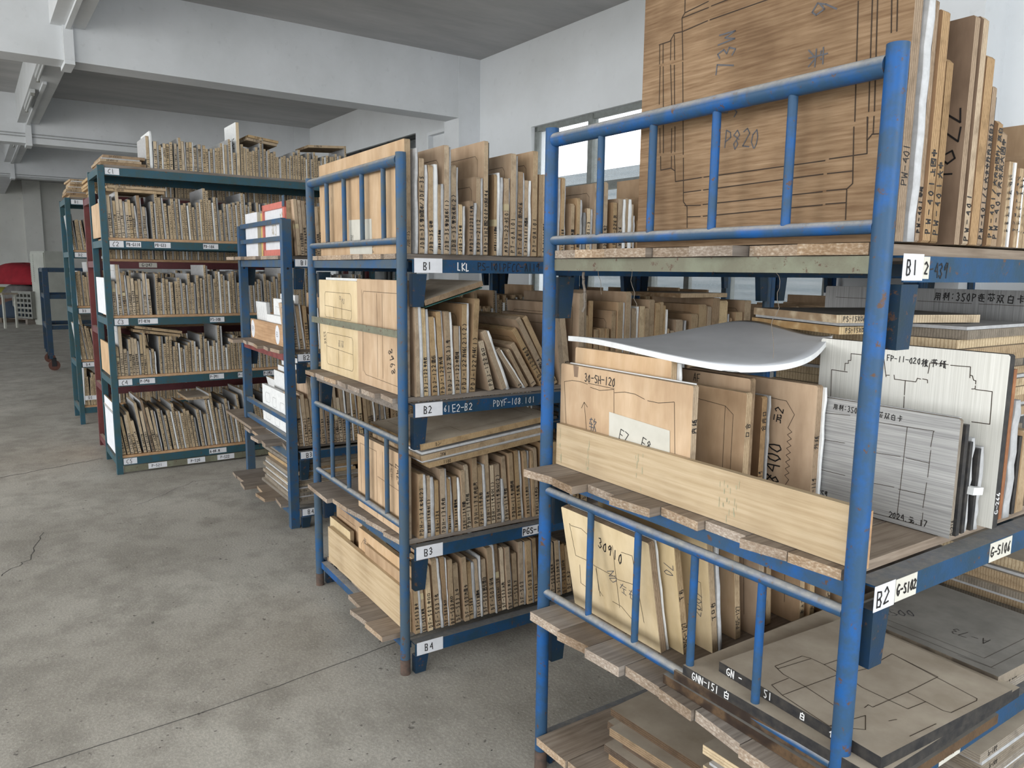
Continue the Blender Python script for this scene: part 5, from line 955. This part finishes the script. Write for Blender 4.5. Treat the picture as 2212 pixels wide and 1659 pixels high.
mb = MB(); mb.box(0, .90, 0, .018, 0, .125, 'plank_orange')
for cx, tx in ((.055, 'E4'), (.62, 'E3')):
    pts = [(cx + .045 * math.cos(a * math.pi / 12), -.0006, .062 + .058 * math.sin(a * math.pi / 12)) for a in range(24)]; mb.face(pts, 'paper')
    text(mb, tx, Vector((cx - .018, -.0012, .05)), Vector((1, 0, 0)), Vector((0, 0, 1)), .028, .003, 'ink')
tag(mb.build('barrier_plank', None, FE.M @ T((-.94, .052, 1.0425))), 'orange plank with two white oval E labels on the square-post rack', 'plank')
for i, (x0, x1, y, h, ln) in enumerate(((-.93, -.68, .10, .24, -3), (-.64, -.27, .078, .17, 0), (-.60, -.27, .112, .27, 0), (-.56, -.26, .145, .30, 0))):
    hero(FE, x0, x1, y, 1.0425, 1.0425 + h, .022, 'foam_bright', 'foam_bright', ('white foam board nearest the E4 oval', 'low white foam board right behind the orange plank', 'tall white foam board behind the low one, above the orange plank', 'farthest tall white foam board above the orange plank')[i], [[(x0 + .03 + k * .05, 1.08), (x0 + .03 + k * .05, 1.0425 + h - .03)] for k in range(int((x1 - x0) / .06))] if i == 0 else [[(x0 + .05, 1.1), (x0 + .05, 1.0425 + h - .05), (x1 - .05, 1.0425 + h - .06)]], .0016, lmat='ink_grey' if 0 else 'foam_dim', name='foam_board', lean=ln)
hero(FE, -.67, -.05, .042, .4775, .765, .022, 'foam_bright', 'foam_bright', 'white foam board with box outlines behind the lower rails of the square-post rack', [bx(-.60, -.50, .66, .72), bx(-.44, -.36, .65, .71), bx(-.28, -.18, .64, .70), bx(-.60, -.50, .55, .61), bx(-.40, -.30, .54, .60)], .002, lmat='foam_dim', name='foam_board')
for i in range(4):
    o = hero(FE, -.60, -.26, .10 + i * .026, .4775, .86 + i * .03, .02, 'foam_bright', 'edge_tan', f'white-faced board, {ordinal(i + 2)} behind the lower rails of the square-post rack', name='foam_board')
hero(FE, -.93, -.70, .20, .4775, .78, .02, 'foam_bright', 'edge_tan', 'small white-faced board leaning at the far post of the square-post rack', name='foam_board', lean=-12)
stack(FE, -.62, 0.0, .035, .42, .1365, 12, 'pile at the bottom of the square-post rack', 91, jit=.03, foam=.4, wood='d', th=(.017, .021)); mass_stack(FE, -.60, 0.0, .50, .86, .1365, 10, 92)

# ---- teal rack rows
CX = .0
zc = {k: z + .0185 for k, z in zip((1, 2, 3, 4, 5), CZ)}
row(FC, [('w', .318, .02, .22, 0, 'PB-31'), ('F', .340, .022, .255, 0, '')] + gen(.366, .70, .16, .21, 101, ('PB-31', 'PB-7', 'PA-'), pf=.5, tall=.15) , CX, zc[1], NC, 'top', 31, wood='l')
hero(FC, -.32, 0, .945, zc[1], zc[1] + .385, .022, 'foam_bright', 'edge_pale', 'tall white board with black writing on top of the teal rack', [[(-.30 + k * .04, zc[1] + .05), (-.30 + k * .04, zc[1] + .36)] for k in range(8)], .002, (('DIEAE', -.27, zc[1] + .20, .07, 0, .007, 'ink'),), lmat='foam_dim')
mass(FC, [(CX, zc[1], .34, gen(.72, .925, .16, .22, 102, ('x',), pf=.5)), (CX, zc[1], .34, gen(.975, 2.22, .15, .23, 103, ('PB-5', 'PC-', 'PB-7'), pf=.45, tall=.15))])
row(FC, gen(.052, .29, .22, .30, 105, ('PB-G', 'PB-C', 'PB-S'), lean=-2, pf=.6, tall=.1, col=.04), CX, zc[2], NC, 'second', 33, wood='l')
row(FC, gen(.048, .29, .22, .31, 107, ('PT-R', 'GACG-', 'PS-3'), lean=-1.5, pf=.5, tall=.2, col=.06), CX, zc[3], NC, 'third', 34, wood='l')
row(FC, gen(.048, .29, .18, .28, 109, ('P-39', 'P-38'), lean=-1, pf=.45, tall=.2), CX, zc[4], NC, 'fourth', 35, wood='l')
row(FC, gen(.048, .29, .24, .34, 111, ('P-52', 'P-51', 'A-B'), lean=-8, lj=5, pf=.45, tall=.15, gap=.012, col=.08), CX, zc[5], NC, 'bottom', 36, wood='l')
mass(FC, [(CX, zc[k], .42, gen(.33, 2.22, (.22, .22, .18, .24)[k - 2], (.30, .31, .28, .33)[k - 2], 120 + k, ('x',), lean=(-2, -1, -1, -7)[k - 2], pf=.5, tall=.15, gap=.006)) for k in (2, 3, 4, 5)])
mass(FC, [(-.60, z, .45, gen(.10, 2.1, .16, .27, 130 + i, ('x',), pf=.45)) for i, z in enumerate((2.049, 1.559, 1.039, .579, .119))])
for i, z in enumerate((2.131, 1.649, 1.129, .619, .179)):
    if 0: row(FC, gen(.03, .20, .26, .34, 140 + i, ('D-',), lean=(-4, -5, -2, -8, 0)[i], lj=4, pf=.5), -2.155, (2.131, 1.649, 1.129, .619, .179)[i], ND, ('top', 'top', 'second', 'third', 'bottom')[i] if False else ('x', 'second', 'third', 'fourth', 'bottom')[i], 41 + i, wr=(.3, .4))
mass(FC, [(-2.155, z, .4, gen(.03, 2.1, .26, .34, 150 + i, ('x',), pf=.4, lean=(-5, -2, -8, 0)[i], lj=4)) for i, z in enumerate((1.649, 1.129, .619, .179))])
stack(FC, -2.60, -2.16, .02, .34, 2.131, 7, 'pile on top of the farthest rack', 160, jit=.03, foam=.3, wood='p')
stack(FC, -1.08, -.60, .03, .40, 2.049, 6, 'pile on top of the dark maroon rack', 161, jit=.03, foam=.3, wood='p'); stack(FC, -1.05, -.68, .5, .8, 2.049, 3, 'second pile on top of the dark maroon rack', 162, jit=.03, foam=.3)
stack(FC, -.50, 0, .03, .30, zc[1], 3, 'front corner pile atop the teal rack', 163, jit=.02, foam=.2, wood='p', txt='PA-4202')
def over(fr, x1, y0, y1, z, label, n=1, seed=1, w=.35, tilt=0.0, wood='p'):
    for i in range(n):
        mb = MB(); mb.box(-w, 0, 0, y1 - y0, 0, .019, 'edge_tan', top='wood_dusty'); text(mb, 'P-386 PB', Vector((.0006, .05, .004)), Vector((0, 1, 0)), Vector((0, 0, 1)), .012, .0016, 'ink', seed=seed)
        tag(mb.build('die_board', None, fr.M @ T((x1 - i * .01, y0 + i * .015, z + i * .0235)) @ RX(tilt)), label if n == 1 else f'{("lower", "upper", "topmost")[i]} {label}', 'die board')
over(FC, .012, .045, .42, zc[2] + .305 + .012, 'flat board lying on the second-shelf row of the teal rack', 2, 3)
over(FC, .012, .62, .96, zc[1] + .235, 'flat board lying across the boards on top of the teal rack', 1, 5, .3) if False else None
over(FC, .010, 1.02, 1.25, zc[1] + .262, 'tilted flat board on the row on top of the teal rack', 2, 7, .3, -6)
over(FC, .012, 1.50, 1.80, zc[1] + .255, 'dusty flat board on the far part of the teal rack top row', 1, 9, .3, 4)
over(FC, .012, .16, .48, zc[4] + .318, 'tilted flat board on the fourth-shelf row of the teal rack', 2, 11, .3, -9)
over(FC, .012, .50, .66, zc[5] + .37, 'flat board bridging tall boards, bottom shelf of the teal rack', 1, 13, .35)
# closed ends of the shelving
def endp(x0, x1, z0, z1, y, mat, label, oval=None):
    mb = MB().box(x0, x1, 0, .012, z0, z1, mat)
    if oval:
        cx = (x0 + x1) / 2; mb.face([(cx + .05 * math.cos(a * math.pi / 12), -.0006, oval + .08 * math.sin(a * math.pi / 12)) for a in range(24)], 'paper')
    tag(mb.build('cover_board', None, FC.M @ T((0, y, 0))), label, 'panel')
for i, (z0, z1) in enumerate(((1.58, 1.99), (1.06, 1.47), (.58, .98), (.12, .50))):
    endp(-1.085, -.62, z0, z1, .063, 'wood_pale', f'plain plywood panel closing the end of the dark maroon rack, {("top", "second", "third", "bottom")[i]} opening', 1.78 if i == 0 else None)
for i, (z0, z1, m_) in enumerate(((1.7025, 1.94, 'wood_pale'), (1.157, 1.42, 'paper'), (.7205, .95, 'wood_pale'), (.139, .52, 'paper'))):
    endp(-.50, -.05, z0, z1, .042 - .038, m_, f'{"white sheeted" if m_ == "paper" else "pale"} board standing in the end of the teal rack, {("second", "third", "fourth", "bottom")[i]} shelf') if False else hero(FC, -.50, -.035, .0065, z0, z1, .010, m_, 'edge_tan', f'{"white sheeted" if m_ == "paper" else "pale"} board standing in the end of the teal rack, {("second", "third", "fourth", "bottom")[i]} shelf', name='cover_board')

# ---- second bunk racks towards the window
mass(FM, [(0.0, 1.5560, .4, gen(2.0, 3.75, .20, .34, 170, ('PT-', 'PM-'), pf=.4, th=(.018, .026)))])
mass(FM, [(0.0, z, .45, gen(2.0, 3.75, .2, .3, 180 + i, ('x',), pf=.4)) for i, z in enumerate((1.0455, .5115, .1395))])
mass(FE, [(0.0, z, .45, gen(2.1, 3.45, .2, .3, 190 + i, ('x',), pf=.4)) for i, z in enumerate((1.5695, 1.0395, .4745, .1345))])
hero(FA, .30, .93, 2.35, 1.5545, 1.85, .02, 'wood_brown', 'edge_brown', 'brown die board marked 938 at the window end of the nearest row', [[(.35, 1.6), (.35, 1.80), (.80, 1.80)]], .002, (('938', .70, 1.73, .05, 0, .004, 'ink'),))
mass_stack(FA, .45, .95, 2.06, 2.33, 1.5545, 4, 199)
mass_stack(FA, .40, .95, 2.1, 2.6, .9535, 12, 200)
hero(FM, -.60, .10 - .12, 1.965 + .08, 1.0455, 1.43, .02, 'wood_dusty', 'edge_grey', 'wide greyish board standing on the second shelf of the second middle rack', [[(-.5, 1.1), (-.5, 1.38), (-.1, 1.38)]], .002) if False else None
# small boards and a sheet standing high up near the window
hero(FM, -.55, -.25, 1.30, 1.5565, 1.90, .02, 'wood_dusty', 'edge_grey', 'greyish board standing deep on the middle rack top shelf near the window', [[(-.50, 1.6), (-.50, 1.85), (-.32, 1.85)]], .002) if False else None
hero(FM, -.62, -.02, 1.0 + .93, 1.5565, 1.80, .012, 'wood_red', 'edge_brown', 'reddish brown board at the far end of the middle rack top shelf', [bx(-.55, -.30, 1.62, 1.76), bx(-.52, -.33, 1.64, 1.74)], .003) if False else None
# cobweb strands hanging under the nearest rack's top shelf
rng = random.Random(3)
def strand(x, y, z, n, label, thick=.0007):
    mb = MB(); p = Vector((x, y, z))
    for _ in range(n):
        q = p + Vector((rng.uniform(-.006, .006), rng.uniform(-.006, .006), -rng.uniform(.008, .016))); mb.tube(p, q, thick, 'web', 5, False); p = q
    tag(mb.build('cobweb', None, FA.M), label, 'cobweb', None, 'stuff')
strand(.075, .06, 1.50, 9, 'thick dusty cobweb hanging beside the left post of the nearest rack', .004); strand(.17, .03, 1.505, 5, 'thin cobweb under the olive cross bar, left part'); strand(.30, .03, 1.505, 8, 'thin cobweb under the olive cross bar, middle part'); strand(.72, .03, 1.505, 14, 'long thin cobweb under the olive cross bar near the right post')
tag(MASS.build('die_boards', None), 'rows of die boards and foam deeper inside the shelving and on the racks behind', 'die boards', None, 'stuff')
for o in S.objects:
    l = o.get('label')
    if l and len(l.split()) > 16: print('LONG', o.name, len(l.split()), l)
print('boards', len([o for o in S.objects if o.name.startswith('die_board')]), 'foam', len([o for o in S.objects if o.name.startswith('foam_sheet')]), 'objects', len(S.objects))
